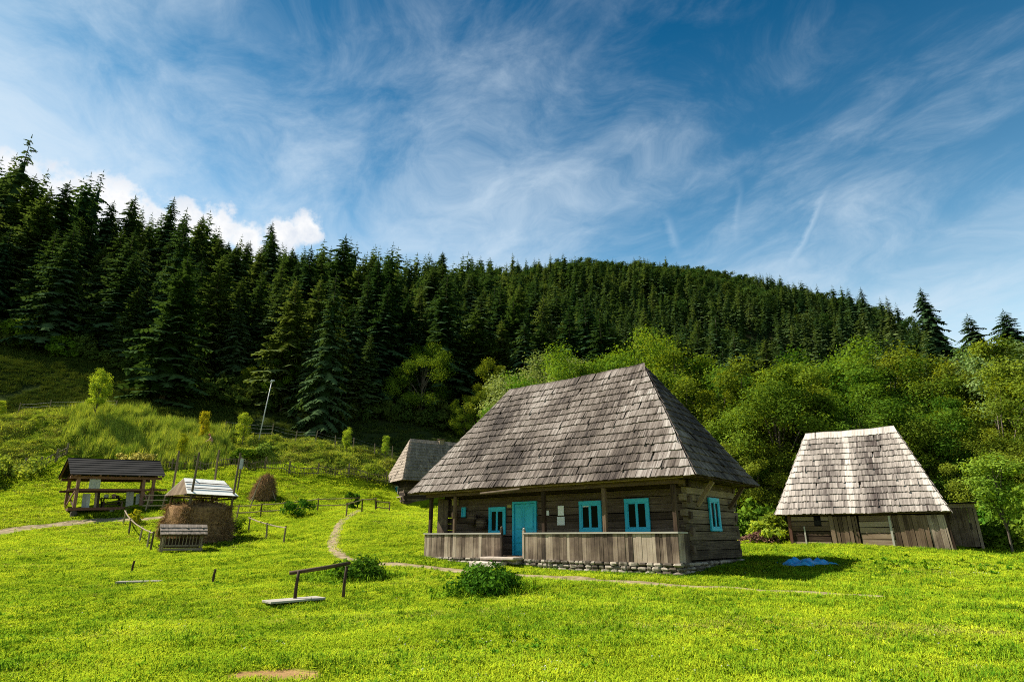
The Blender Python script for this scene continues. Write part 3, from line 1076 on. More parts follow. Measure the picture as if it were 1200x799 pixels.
def outhouse():
    p = gnd(1131, 26.6)
    T = thing('wooden_shed', 'narrow grey plank shed with a single door beside the stable', 'shed', p, R(-30))
    keepout(p, R(-30), -.8, .8, -.3, 1.5)
    m = MB(101)
    for (a, b, c, d, ax) in ((-.62, -.59, 0, 1.2, 1), (.59, .62, 0, 1.2, 1), (-.59, .59, 1.17, 1.2, 0)):
        k = 0
        if ax == 1:
            y = c
            while y < d:
                m.box(a, b, y, min(y + .17, d) - .006, -.25, 1.72, axis=2)
                y += .18
        else:
            x = a
            while x < b:
                m.box(x, min(x + .17, b) - .006, c, d, -.25, 1.72, axis=2)
                x += .18
    for a in (-.64, .56):
        m.box(a, a + .1, -.06, .03, -.2, 1.78, axis=2)
    m.box(-.54, .56, -.05, .02, 1.62, 1.78)
    m.build('wall', M['plank'], T)
    m = MB(102)
    x = -.52
    for w in (.2, .26, .17, .24, .2):
        m.box(x, x + w - .008, -.03, .0, .03, 1.6, axis=2, tone=m.r.uniform(.2, .55))
        x += w
    d = m.build('door', M['plank'], T)
    m = MB(103)
    m.box(.34, .40, -.06, -.032, .72, .98, axis=2)
    m.build('handle', M['dark'], d)
    m = MB(104)
    x = -.72
    while x < .72:
        m.hexa([(x, -.22, 1.80), (x + .2, -.22, 1.80), (x + .2, -.22, 1.83), (x, -.22, 1.83), (x, 1.4, 1.68), (x + .2, 1.4, 1.68), (x + .2, 1.4, 1.71), (x, 1.4, 1.71)], m.r.uniform(.1, .4))
        x += .21
    m.build('roof', M['dark_board'], T)


outhouse()


def cottage():
    rz, zb = R(31.5), 2.62
    O = (-10.255, 57.0, zb)
    T = thing('wooden_cottage', 'small log cottage with grey hipped shingle roof on the slope behind the big house', 'house', O, rz)
    keepout(O, rz, -.5, 10, -.5, 6)
    off = (0, 0, zb)
    ze, zr, D, hh, L_ = 5.09, 9.35, 5.1, 1.57, 9.2
    m = MB(111)
    log_wall(m, 0, .62, .18, .55, L_ - .5, zb - .2, ze, .26, (.15, .15), seed=31)
    log_wall(m, 0, D - .6, .18, .55, L_ - .5, zb - .2, ze, .26, (.15, .15), seed=32)
    log_wall(m, 1, .62, .18, .6, D - .6, zb - .2, ze, .26, (.15, .15), [(2.2, 3.2, 3.9, 4.75)], seed=33, flip=1)
    log_wall(m, 1, L_ - .6, .18, .6, D - .6, zb - .2, ze, .26, (.15, .15), seed=34, flip=1)
    m.build('log_wall', M['log'], T, off)
    m = MB(112)
    stones(m, (.5, .55), (L_ - .4, .55), (zb - .5,) * 2, zb - .05, .3, .3, (0, -1))
    stones(m, (.55, D - .5), (.55, .5), (zb - .5,) * 2, zb + .0, .3, .3, (-1, 0))
    m.build('stone_footing', M['stone'], T, off)
    window_on(T, .50, 2.7, 4.32, .95, .85, R(-90), off, fw=.09).data.materials[0] = M['pale_wood']
    m = MB(113)
    # side porch rail, low and reddish
    for y in (.5, 1.5, 2.6, 3.7, 4.7):
        m.beam((.2, y, 0), (.2, y, 1.0), .1, .1)
    m.beam((.2, .4, 1.0), (.2, 4.8, 1.0), .09, .1)
    m.beam((.2, .4, .6), (.2, 4.8, .6), .05, .16)
    m.beam((.2, .4, .25), (.2, 4.8, .25), .05, .18)
    m.build('porch_rail', M['plank'], T)
    m = MB(114)
    E = [(0, 0, ze - zb), (L_, 0, ze - zb), (L_, D, ze - zb), (0, D, ze - zb)]
    tl, tr = (hh, D / 2, zr - zb), (L_ - hh, D / 2, zr - zb)
    shingles(m, E[0], E[1], tr, tl, 13, .17, comb=.08)
    shingles(m, E[3], E[0], tl, tl, 13, .17, tonef=lambda *a: .25)  # lighter tone paints in the sunlit look of this hip
    shingles(m, E[1], E[2], tr, tr, 13, .2)
    shingles(m, E[2], E[3], tl, tr, 12, .25)
    rf = m.build('roof', M['shingle_grey'], T)
    m = MB(115)
    slab(m, E[0], E[1], tr, tl, .06)
    slab(m, E[2], E[3], tl, tr, .06)
    y = .06
    while y < D - .1:
        m.box(.1, L_ - .1, y, y + .28, ze - zb, ze - zb + .02, tone=.2)
        y += .29
    m.build('roof_boarding', M['plank_brown'], rf)
    m = MB(116)
    m.box(4.7, 5.25, D / 2 - .22, D / 2 + .22, zr - zb - .3, zr - zb + .22, axis=2)
    m.box(4.63, 5.32, D / 2 - .3, D / 2 + .3, zr - zb + .22, zr - zb + .3)
    m.build('chimney', M['log_grey'], rf)


cottage()


# ------------------------------------------------------------------ open shelter with benches
def pavilion():
    rz = .80
    p = gnd(84, 45.6)
    T = thing('open_shelter', 'open timber shelter with dark board roof beside the gravel track', 'shelter', (p.x, p.y, p.z), rz)
    T.rotation_euler = (0, R(-2.6), rz)
    keepout(p, rz, -.2, 5.6, -.2, 3.4)
    L_, D = 5.15, 3.1
    # stone feet
    for x in (.1, 2.5, 5.0):
        for y in (.1, D - .1):
            m = MB(int(x * 10 + y))
            m.lump((x, y, 0.0), (.22, .2, .48), 8, 5, .12)
            m.build('stone_foot', M['stone'], T)
    m = MB(122)
    for y in (0, D):
        m.beam((-.35, y, .55), (L_ + .2, y, .55), .2, .2)
    for x in (0, L_):
        m.beam((x, .11, .55), (x, D - .11, .55), .18, .18)
    m.build('sill_beam', M['red_beam'], T)
    m = MB(123)
    x = .02
    while x < L_:
        m.box(x, x + .2, .12, D - .12, .6, .64, axis=1)
        x += .215
    m.build('floor', M['plank_brown'], T)
    for x, y in ((.05, 0), (L_ - .05, 0), (.05, D), (L_ - .05, D), (L_ - .75, .05)):
        m = MB(int(x * 17 + y * 3))
        m.beam((x, y, .66), (x, y, 2.86), .2, .2)
        m.build('post', M['red_beam'], T)
    m = MB(126)
    for y in (0, D):
        m.beam((-.5, y, 1.95), (L_ + (1.0 if y == 0 else .2), y, 1.95), .14, .16)
        m.beam((-.5, y, 2.84), (L_ + .5, y, 2.84), .18, .2)
    for x in (0, L_):
        m.beam((x, -.3, 2.02), (x, D + .3, 2.02), .12, .14)
        m.beam((x, -.35, 2.98), (x, D + .35, 2.98), .16, .16)
    m.build('rail_beam', M['red_beam'], T)
    for x in (0, L_):
        for y0, y1 in ((.15, D - .15), (D - .15, .15)):
            m = MB(int(x + y0 * 9))
            m.beam((x + (.03 if y0 < 1 else -.03), y0, .68), (x + (.03 if y0 < 1 else -.03), y1, 1.88), .06, .12)
            m.build('brace', M['red_beam'], T)
    for s in (0, 1):
        m = MB(128 + s)
        x0, x1 = L_ - .7, L_ - .12
        m.beam((x0 if s else x1, .02 + .05 * s, .7), (x1 if s else x0, .02 + .05 * s, 1.88), .05, .1)
        m.build('brace', M['red_beam'], T)
    # roof
    ye, yr, yb, ze, zr = -.55, 1.35, D + .75, 2.98, 4.35
    m = MB(130)

    def slope(y0, z0, y1, z1, n):
        for i in range(n):
            f0, f1 = i / n, (i + 1.12) / n
            a, b = (y0 + (y1 - y0) * f0, z0 + (z1 - z0) * f0), (y0 + (y1 - y0) * f1, z0 + (z1 - z0) * f1)
            x = -.62
            while x < L_ + .55:
                w = m.r.uniform(1.5, 2.6)
                xe = min(x + w, L_ + .6)
                t = m.r.random()
                q = .035
                m.hexa([(x, a[0], a[1] + q), (x, a[0], a[1] + q + .03), (x, b[0], b[1] + .03), (x, b[0], b[1]),
                        (xe - .01, a[0], a[1] + q), (xe - .01, a[0], a[1] + q + .03), (xe - .01, b[0], b[1] + .03), (xe - .01, b[0], b[1])], t)
                x = xe
                if xe >= L_ + .59:
                    break
    slope(ye, ze, yr, zr, 7)
    slope(yb, ze, yr, zr, 7)
    rf = m.build('roof', M['dark_board'], T)
    m = MB(131)
    for x in (-.5, 0, 1.3, 2.6, 3.9, L_, L_ + .45):
        for y0 in (ye, yb):
            m.beam((x, y0, ze - .05), (x, yr, zr - .07), .09, .12)
    m.build('rafter', M['red_beam'], rf)
    for x in (0.03, L_ - .03):
        m = MB(132)
        for k in range(9):
            y = .1 + k * (D - .2) / 8
            top = ze + (zr - ze) * (1 - abs(y - yr) / (yr - ye if y < yr else yb - yr)) - .12
            m.box(x - .015, x + .015, y - .15, y + .15, 2.92, max(top, 3.0), axis=2)
        m.build('gable_boarding', M['dark_board'], rf)
    W = T.matrix_world if False else (Matrix.Translation(T.location) @ T.rotation_euler.to_matrix().to_4x4())
    return T, W


PAV, PAVW = pavilion()


def in_pav(name, mb, mat, xyz, label, cat, rx=0.0, rz=0.0, group=None):
    o = mb.build(name, mat)
    q = PAVW @ Vector(xyz)
    o.location = q
    o.rotation_euler = (PAVW.to_3x3() @ (Matrix.Rotation(rz, 3, 'Z') @ Matrix.Rotation(rx, 3, 'X'))).to_euler()
    return tag(o, label, cat, group)


def board_mb(w, hh, seed):
    m = MB(seed)
    n = max(1, round(w / .22))
    for i in range(n):
        m.box(-w / 2 + w * i / n, -w / 2 + w * (i + 1) / n - .006, -.02, .02, 0, hh, axis=2)
    m.box(-w / 2 + .03, w / 2 - .03, .022, .05, hh * .2, hh * .2 + .08)
    m.box(-w / 2 + .03, w / 2 - .03, .022, .05, hh * .75, hh * .75 + .08)
    return m


for x, w, hh, mt, lb in ((.85, .5, 1.05, 'white', 'grey board panel leaning at the gable end inside the open shelter'),
                         (1.55, .34, 1.15, 'plank_brown', 'dark narrow board panel leaning inside the open shelter'),
                         (3.75, .52, 1.2, 'pale_wood', 'pale brown board panel leaning inside the open shelter'),
                         (4.40, .46, 1.05, 'white', 'grey board panel leaning against the crossed braces of the shelter')):
    in_pav('board_panel', board_mb(w, hh, int(x * 10)), M[mt], (x, .55, .645), lb, 'panel', R(-12), 0, 'board panels leaning in the shelter')
m = MB(140)
for i in range(9):
    a = i / 8
    m.box(-.36 + .08 * i, -.28 + .08 * i, -.012 + .02 * math.sin(i * 1.7), .012 + .02 * math.sin(i * 1.7), -.78 - .04 * math.sin(i), 0, axis=2, tone=.6)
in_pav('hanging_cloth', m, M['white'], (1.1, -.02, 2.72), 'pale cloth hanging from the eave beam of the open shelter', 'cloth')


def table_mb():
    m = MB(141)
    for i in range(4):
        m.box(-.75, .75, -.36 + .18 * i, -.19 + .18 * i, .70, .745)
    for sx in (-1, 1):
        m.beam((sx * .6, -.35, 0), (sx * .6, .3, .69), .08, .08)
        m.beam((sx * .52, .35, 0), (sx * .52, -.3, .69), .08, .08)
    return m


in_pav('table', table_mb(), M['dark_board'], (2.6, 1.3, .645), 'dark trestle table standing inside the open shelter', 'table')
m = MB(142)
for i in range(2):
    m.box(-.75, .75, -.16 + .165 * i, -.01 + .165 * i, .42, .46)
for sx in (-1, 1):
    m.box(sx * .6 - .04, sx * .6 + .04, -.14, .13, 0, .42, axis=2)
m.box(-.56, .56, -.02, .02, .2, .28)
in_pav('bench', m, M['plank_brown'], (2.6, .55, .645), 'low plank bench in front of the dark table in the shelter', 'bench')
for x, y, r_, hh, mt, lb in ((2.25, 1.25, .16, .26, 'white', 'white enamel pot on the dark table in the shelter'),
                             (2.75, 1.2, .13, .3, 'clay', 'reddish clay pot on the dark table in the shelter'),
                             (3.05, 1.35, .12, .2, 'dark', 'small black pot on the dark table in the shelter')):
    m = MB(int(x * 50))
    m.tube([(0, 0, 0), (0, 0, hh * .15), (0, 0, hh * .6), (0, 0, hh * .9), (0, 0, hh)], [r_ * .7, r_ * .95, r_, r_ * .8, r_ * .85], 14)
    for s in (-1, 1):
        m.tube([(s * r_ * .9, 0, hh * .8), (s * r_ * 1.3, 0, hh * .7), (s * r_ * .98, 0, hh * .5)], [.012] * 3, 6)
    in_pav('cooking_pot', m, M[mt], (x, y, .645 + .745), lb, 'pot')

# ladder-like rack next to the shelter
p = gnd(180, 47.5)
T = thing('drying_rack', 'small wooden rack with rails standing next to the open shelter', 'rack', p, R(12))
for x in (-.55, .55):
    m = MB(int(x * 10) + 150)
    m.beam((x, 0, -.1), (x + .05, .12, 1.2), .09, .09)
    m.build('upright', M['pole'], T)
    m = MB(int(x * 10) + 160)
    m.beam((x, .65, -.1), (x + .03, .2, 1.1), .07, .07)
    m.build('strut', M['pole'], T)
m = MB(152)
for z in (.35, .75, 1.12):
    m.beam((-.85, .05, z), (.85, .05, z + .03), .06, .08)
m.build('rail', M['pole'], T)


# ------------------------------------------------------------------ hay barrack: four poles and a sliding roof, the hay is a thing of its own
def hay_barrack():
    rz, X, Y = .90, -19.79, 37.3
    e, n = Vector((math.cos(rz), math.sin(rz), 0)), Vector((-math.sin(rz), math.cos(rz), 0))
    zg = h(X, Y)
    T = thing('hay_barrack', 'pale pitched roof sliding on four tall poles over a hay block', 'hay shelter', (X, Y, zg), rz)
    L_, D = 3.25, 3.1
    ze, zr = 2.52 - zg, 3.56 - zg
    hh = .34
    for x, y, ln in ((.35, .22, 5.6), (L_ - .28, .22, 5.6), (.35, D - .25, 5.5), (L_ - .28, D - .25, 5.6)):
        m = MB(int(x * 10 + y))
        lean = .04 * math.sin(x * 7 + y)
        zz = h(*(Vector((X, Y)) + Vector((e.x, e.y)) * x + Vector((n.x, n.y)) * y)) - zg
        m.tube([(x, y, zz - .3), (x + lean, y, zz + 2.5), (x + lean * 2.5 + .05, y + .02, zz + ln)], [.085, .075, .06], 8, tone=.3)
        m.build('pole', M['pole'], T)
    E = [(0, 0, ze), (L_, 0, ze), (L_, D, ze), (0, D, ze)]
    tl, tr = (hh, D / 2, zr), (L_ - hh, D / 2, zr)
    m = MB(161)
    N = 1
    for s, (A, B, C, Dd) in enumerate(((E[0], E[1], tr, tl), (E[2], E[3], tl, tr))):
        A, B, C, Dd = map(Vector, (A, B, C, Dd))
        nn = (B - A).cross(Dd - A).normalized()
        for i in range(N):
            f0, f1 = i / N, min((i + 1.06) / N, 1)
            a, b = A.lerp(Dd, f0), B.lerp(C, f0)
            c, d = B.lerp(C, f1), A.lerp(Dd, f1)
            m.hexa([a + nn * .008, b + nn * .008, b + nn * .02, a + nn * .02, d, c, c + nn * .012, d + nn * .012], .5 + .1 * m.r.random())
    rf = m.build('roof', M['metal_roof'], T)
    for x0, q in ((tl[0], 0), (tr[0], L_)):
        m = MB(162)
        A, B, C = Vector((q, 0, ze - .01)), Vector((q, D, ze - .01)), Vector((x0, D / 2, zr - .01))
        for i in range(8):
            y0, y1 = D * i / 8, D * (i + 1) / 8 - .008
            top = lambda y: zr - (zr - ze) * abs(y - D / 2) / (D / 2) - .01
            m.hexa([(q, y0, ze - .02), (q, y1, ze - .02), (q + .02, y1, ze - .02), (q + .02, y0, ze - .02),
                    (q + (x0 - q) * (top(y0) - ze) / (zr - ze), y0, top(y0)), (q + (x0 - q) * (top(y1) - ze) / (zr - ze), y1, top(y1)),
                    (q + .02 + (x0 - q) * (top(y1) - ze) / (zr - ze), y1, top(y1)), (q + .02 + (x0 - q) * (top(y0) - ze) / (zr - ze), y0, top(y0))], .5 + .3 * m.r.random())
        m.build('gable', M['plank_brown'], rf)
    m = MB(163)
    for f in (.34, .68):
        a, b = Vector(E[0]).lerp(Vector(tl), f), Vector(E[1]).lerp(Vector(tr), f)
        m.tube([a + Vector((.0, -.04, .05)), b + Vector((0, -.04, .05))], [.025, .025], 6, tone=.1)
    m.build('lath', M['log'], rf)
    m = MB(164)
    for y in (.22, D - .25):
        m.beam((-.05, y, ze - .06), (L_ + .05, y, ze - .06), .09, .1)
    for x in (.35, L_ - .28):
        m.beam((x + .08, -.1, ze - .16), (x + .08, D + .1, ze - .16), .08, .08)
    m.build('roof_frame', M['log'], rf)
    # hay block
    hx, hy = Vector((X, Y, 0)) + e * .1 + n * .0, None
    keepout((X, Y), rz, -.1, 3.3, -.1, 3.1)
    return (X, Y, zg, rz, e, n)


BX, BY, BZ, BRZ, BE, BN = hay_barrack()


def hay_block():
    """rounded pile of loose hay: lumpy shell with thousands of loose straws"""
    rs = np.random.RandomState(4)
    L_, D, H = 3.05, 3.0, 2.62
    n_u, n_v = 72, 26
    V = []
    for j in range(n_v + 1):
        for i in range(n_u):
            a = 2 * math.pi * i / n_u
            f = j / n_v
            e = lambda x: math.copysign(abs(x) ** .28, x)
            if f < .72:
                r_, z = 1.0 + .05 * math.sin(f * 4), f / .72 * (H - .35) - .45
            else:
                g = (f - .72) / .28
                r_, z = (1 - g ** 1.7) * 1.0 + .0, (H - .35) - .0 + .42 * math.sin(g * math.pi / 2) - .0
            x, y = e(math.cos(a)) * L_ / 2 * r_, e(math.sin(a)) * D / 2 * r_
            k = 1 + .05 * (vnoise(np.array([a * 4 + 20.]), np.array([z * 1.6 + 20.]), 2)[0] - .5) * 2
            if f >= .72:
                z += .35 * (vnoise(np.array([x * .9 + 20]), np.array([y * .9 + 20.]), 6)[0] - .5) * (1 if r_ < .98 else .4)
            # a deep furrow splits the end of the pile into two bulges
            V.append((x * k + L_ / 2 + .02, y * k + D / 2 - .02, z))
    V = np.array(V)
    Fq = []
    for j in range(n_v):
        for i in range(n_u):
            Fq.append((j * n_u + i, j * n_u + (i + 1) % n_u, (j + 1) * n_u + (i + 1) % n_u, (j + 1) * n_u + i))
    me = np_mesh('haystack', V, Fq, rs.uniform(.3, .7, len(Fq)), M['hay'])
    me.materials.append(M['hay_straw'])
    T = ob('haystack', me)
    T.location = (BX, BY, BZ)
    T.rotation_euler = (0, 0, BRZ)
    tag(T, 'big brown block of loose hay stacked under the pale pitched roof', 'haystack')
    straws(T, V, Fq, 16000, 9, .32)


def straws(parent, V, Fq, n, seed, ln=.22):
    rs = np.random.RandomState(seed)
    Fq = np.array(Fq)
    k = rs.randint(0, len(Fq), n)
    w = rs.dirichlet((1, 1, 1, 1), n)
    P = (V[Fq[k]] * w[:, :, None]).sum(1)
    nr = np.cross(V[Fq[k, 1]] - V[Fq[k, 0]], V[Fq[k, 3]] - V[Fq[k, 0]])
    nr /= np.linalg.norm(nr, axis=1)[:, None] + 1e-9
    d = rs.normal(size=(n, 3))
    d[:, 2] -= .9
    d += nr * .35
    d /= np.linalg.norm(d, axis=1)[:, None]
    s = np.cross(d, nr)
    s /= np.linalg.norm(s, axis=1)[:, None] + 1e-9
    l_ = rs.uniform(.5, 1.3, n)[:, None] * ln
    wd = rs.uniform(.006, .016, n)[:, None]
    b = P + nr * .012
    Q = np.stack([b - s * wd, b + s * wd, b + d * l_ + nr * .05 + s * wd * .4, b + d * l_ + nr * .05 - s * wd * .4], 1).reshape(-1, 3)
    me = np_mesh('loose_straw', Q, np.arange(4 * n).reshape(-1, 4), rs.uniform(0, 1, n), M['hay_straw'])
    o = ob('loose_straw', me, parent)
    o['kind'] = 'stuff'
    return o


hay_block()


def small_stack():
    p = gnd(307, 52)
    rs = np.random.RandomState(6)
    V, Fq = [], []
    nu, nv = 40, 16
    for j in range(nv + 1):
        f = j / nv
        r_ = .98 * (1 - f ** 2.6) ** .6 * (1 - .12 * f) if f < 1 else .02
        for i in range(nu):
            a = 2 * math.pi * i / nu
            k = 1 + .09 * (vnoise(np.array([a * 3 + 9]), np.array([f * 6 + 3.]), 4)[0] - .5) * 2
            V.append((r_ * k * math.cos(a) + .22 * f, r_ * k * math.sin(a), f * 2.15 - .15))
    V = np.array(V)
    for j in range(nv):
        for i in range(nu):
            Fq.append((j * nu + i, j * nu + (i + 1) % nu, (j + 1) * nu + (i + 1) % nu, (j + 1) * nu + i))
    T = ob('haystack', np_mesh('haystack', V, Fq, rs.uniform(.2, .6, len(Fq)), M['hay']))
    T.location = p
    tag(T, 'small rounded haystack on the slope above the rail fence', 'haystack')
    straws(T, V, Fq, 5000, 12, .3)
    keepout(p, 0, -1, 1, -1, 1)
    for dx, dy, tx, tz, lb in ((1.45, -.5, .75, 1.2, 'short pole propped against the small haystack'), (-.5, -1.5, -.1, 1.3, 'grey stick leaning on the front of the small haystack')):
        q = Vector((p.x + dx, p.y + dy, 0))
        q.z = h(q.x, q.y)
        m = MB(int(dx * 10) + 40)
        m.tube([(0, 0, -.1), (tx - dx, -dy * .55, tz)], [.045, .035], 7)
        o = m.build('prop_pole', M['pole'], None)
        o.location = q
        tag(o, lb, 'pole')
    q = gnd(291.5, 49.2)
    m = MB(77)
    m.tube([(0, 0, -.3), (.3, .1, 1.4), (.62, .15, 2.55)], [.05, .045, .035], 7)
    o = m.build('leaning_pole', M['pole'])
    o.location = q
    tag(o, 'tall leaning pole at the rail fence in front of the small haystack', 'pole')


small_stack()


def manger():
    p = gnd(186, 34.4)
    rz = .62
    T = thing('hay_manger', 'slatted wooden manger with small shingle roof in front of the hay block', 'manger', p, rz)
    keepout(p, rz, 0, 2.3, 0, 1.1)
    L_, D = 2.15, 1.05
    for x in (.12, L_ - .12):
        for y in (.1, D - .1):
            m = MB(int(x * 10 + y))
            m.beam((x, y, -.2), (x, y, 1.0), .09, .09, tone=.7)
            m.build('leg', M['pole'], T)
    m = MB(171)
    for y in (.1, D - .1):
        m.beam((0, y, .42), (L_, y, .42), .05, .09)
        m.beam((0, y, .95), (L_, y, .95), .05, .08)
        m.beam((0, y, .22), (L_, y, .22), .05, .12)
    for x in (.12, L_ - .12):
        m.beam((x + .06, .15, .42), (x + .06, D - .15, .42), .05, .09)
        m.beam((x + .06, .15, .92), (x + .06, D - .15, .92), .05, .08)
    m.build('rail', M['pole'], T)
    for s in (0, 1):
        y0, y1 = (.06, .02) if s == 0 else (D - .06, D - .02)
        for i in range(11):
            x = .22 + i * (L_ - .44) / 10
            m = MB(172 + i)
            m.beam((x, y0, .38), (x + m.r.uniform(-.02, .02), y1, 1.0), .035, .055, tone=m.r.uniform(.5, 1))
            m.build('slat', M['pole'], T)
    m = MB(173)
    m.box(.2, L_ - .2, .22, D - .22, .3, .34, tone=.4)
    m.box(.2, L_ - .2, .42, .46, .34, .8, tone=.2)
    m.build('trough_board', M['plank_brown'], T)
    m = MB(174)
    ze, zr = .98, 1.52
    shingles(m, (-.12, -.16, ze), (L_ + .12, -.16, ze), (L_ + .12, D / 2, zr), (-.12, D / 2, zr), 3, .11, comb=.05)
    shingles(m, (L_ + .12, D + .16, ze), (-.12, D + .16, ze), (-.12, D / 2, zr), (L_ + .12, D / 2, zr), 3, .11)
    rf = m.build('roof', M['shingle_grey'], T)
    m = MB(175)
    slab(m, (-.1, -.14, ze - .01), (L_ + .1, -.14, ze - .01), (L_ + .1, D / 2, zr - .01), (-.1, D / 2, zr - .01), .02)
    slab(m, (L_ + .1, D + .14, ze - .01), (-.1, D + .14, ze - .01), (-.1, D / 2, zr - .01), (L_ + .1, D / 2, zr - .01), .02)
    for x in (.0, L_):
        m.face([(x, -.05, ze), (x, D + .05, ze), (x, D / 2, zr - .03)], tone=.2)
    m.build('roof_boarding', M['plank_brown'], rf)


manger()


# ------------------------------------------------------------------ fences
def rail_fence(label, posts, rails, hgt, mat='pole', r_=.055, rr=.04, group='rail fences around the meadow', rz_=.0):
    """posts: list of (px, Y); rails: list of heights"""
    P = [gnd(*q) for q in posts]
    T = thing('rail_fence', label, 'fence', P[0], 0, group)
    for i, q in enumerate(P):
        m = MB(int(q.x * 13) % 97)
        a = q - P[0]
        hp = hgt[i] if isinstance(hgt, (list, tuple)) else hgt
        lx, ly = m.r.uniform(-.08, .08), m.r.uniform(-.05, .05)
        m.tube([a + Vector((0, 0, -.3)), a + Vector((lx * .5, ly * .5, hp * .5)), a + Vector((lx, ly, hp))], [r_ * 1.05, r_, r_ * .9], 7)
        m.build('post', M[mat], T)
    for z in rails:
        for i in range(len(P) - 1):
            m = MB(int(P[i].x * 7 + z * 10) % 91)
            z0 = z * (hgt[i] if isinstance(hgt, (list, tuple)) else hgt)
            z1 = z * (hgt[i + 1] if isinstance(hgt, (list, tuple)) else hgt)
            a, b = P[i] - P[0] + Vector((0, -r_, z0)), P[i + 1] - P[0] + Vector((0, -r_, z1))
            d = (b - a) * .06
            mid = (a + b) / 2 + Vector((m.r.uniform(-.03, .03), 0, -.03))
            m.tube([a - d, mid, b + d], [rr, rr * .95, rr * .85], 6, tone=.85)
            m.build('rail', M[mat], T)
    return T


rail_fence('pole fence with single sloping rail running from the track down to the manger', [(144, 43.5), (151, 40.5), (163, 38), (172, 36.4), (176, 35.6)], [.92], [1.05, 1.0, .95, 1.0, 1.05])
rail_fence('short pole fence with one rail standing alone in grass beyond the hay block', [(291, 42.5), (312, 39.5), (332, 37)], [.9], 1.0)
rail_fence('long two railed pole fence crossing the meadow below the small haystack', [(277, 46.5), (305, 47.3), (332, 48), (372, 48.8), (418.5, 50.5)], [.92, .42], 1.0, 'plank_brown')
rail_fence('stepped handrail fence climbing beside the upper footpath', [(405.5, 45), (424, 47.5), (440, 50)], [.95], [.95, 1.0, 1.05], 'plank_brown')
rail_fence('low fence between the footpath top and the small cottage', [(441, 51), (456, 53)], [.9, .4], .9, 'plank_brown')
rail_fence('thin rail fence behind the hay barrack poles', [(215, 49), (240, 48), (262, 47)], [.85, .45], 1.0, 'plank_brown')


def picket_fence(label, line, step=.16, hgt=1.0):
    P = [gnd(*q) for q in line]
    T = thing('picket_fence', label, 'fence', P[0], 0, 'picket fences at the foot of the bank')
    m, k = MB(181), MB(182)
    for i in range(len(P) - 1):
        a, b = P[i], P[i + 1]
        n = int((b - a).length / step)
        for j in range(n):
            q = a.lerp(b, j / n)
            q.z = h(q.x, q.y)
            l_ = m.r.uniform(-.12, .12)
            m.beam(q - P[0] + Vector((0, 0, -.1)), q - P[0] + Vector((l_, 0, hgt * m.r.uniform(.8, 1.05))), .025, .05, (0, 1, 0))
        for z in (.3, .78):
            ns = 4
            for s in range(ns):
                c, d = a.lerp(b, s / ns), a.lerp(b, (s + 1) / ns)
                c.z, d.z = h(c.x, c.y) + z * hgt, h(d.x, d.y) + z * hgt
                k.beam(c - P[0] + Vector((0, .04, 0)), d - P[0] + Vector((0, .04, 0)), .04, .07)
    m.build('pickets_panel', M['pole'], T)
    k.build('rails_panel', M['pole'], T)
    for q in P:
        m = MB(int(q.x * 3) % 50 + 3)
        m.beam(q - P[0] + Vector((0, .09, -.2)), q - P[0] + Vector((0, .09, 1.25 * hgt)), .12, .12)
        m.build('post', M['pole'], T)


picket_fence('long thin picket fence along the foot of the mown bank', [(186, 57), (200, 57), (225, 57), (252, 57), (280, 57), (310, 57), (338, 57.3), (372, 57.8), (408, 59), (452, 60)])
picket_fence('short picket fence beside the open shelter running up the bank', [(26, 54), (45, 54.5), (64, 55.5), (76, 56.5)])


def wire_fence(label, posts, hgt=1.45):
    P = [gnd(*q) for q in posts]
    T = thing('wire_fence', label, 'fence', P[0], 0, 'wire fences on the bank top')
    for i, q in enumerate(P):
        m = MB(int(q.x * 5) % 80 + 2)
        a = q - P[0]
        m.tube([a + Vector((0, 0, -.3)), a + Vector((m.r.uniform(-.12, .2), m.r.uniform(-.1, .1), hgt * m.r.uniform(.9, 1.1)))], [.06, .05], 7, tone=.6)
        m.build('post', M['pole'], T)
    m = MB(190)
    for z in (.5, .95, 1.3):
        for i in range(len(P) - 1):
            m.tube([P[i] - P[0] + Vector((0, 0, z)), (P[i] + P[i + 1]) / 2 - P[0] + Vector((0, 0, z - .05)), P[i + 1] - P[0] + Vector((0, 0, z))], [.004] * 3, 4)
    m.build('wire', M['steel'], T)


wire_fence('wire fence on slim grey posts along the edge of the bank top', [(263, 63.5), (290, 63.8), (317.7, 63.8), (345, 64), (368.7, 64.2), (392.6, 64.5), (413.6, 64.8), (438.6, 65.5), (459.3, 66.5)])
wire_fence('wire fence of few posts below the shaded meadow', [(20, 63), (57, 63.5), (95, 64), (133, 64.5)])

# footbridge with a handrail over the little ditch
pa, pb = gnd(345, 16.9), gnd(402, 17.6)
T = thing('footbridge', 'plank footbridge with one rustic slanting handrail over the ditch', 'footbridge', pa, 0)
d = pb - pa
for i, (a, ln) in enumerate(((Vector((0, 0, 0)), .80), (d, .86))):
    m = MB(200 + i)
    m.tube([a + Vector((0, 0, -.3)), a + Vector((.0, 0, .4)), a + Vector((.03, 0, ln))], [.05, .045, .042], 8, tone=.2)
    m.build('post', M['plank_brown'], T, smooth=True)
m = MB(203)
m.tube([Vector((-.22, 0, .74)), d * .5 + Vector((0, 0, .835)), d + Vector((.12, 0, .94))], [.05, .055, .045], 8, tone=.3)
m.build('handrail', M['plank_brown'], T, smooth=True)
m = MB(204)
u = Vector((.75, .66, 0)).normalized()
sd = Vector((-u.y, u.x, 0))
for i in range(3):
    c = Vector((.02, -.1, .09)) + sd * (.21 * (i - 1))
    m.beam(c - u * .72, c + u * .72 + Vector((0, 0, .02)), .2, .05, tone=m.r.uniform(.5, .9))
m.build('bridge_plank', M['pale_wood'], T, bevel=.006)
q = hit(161, 685)
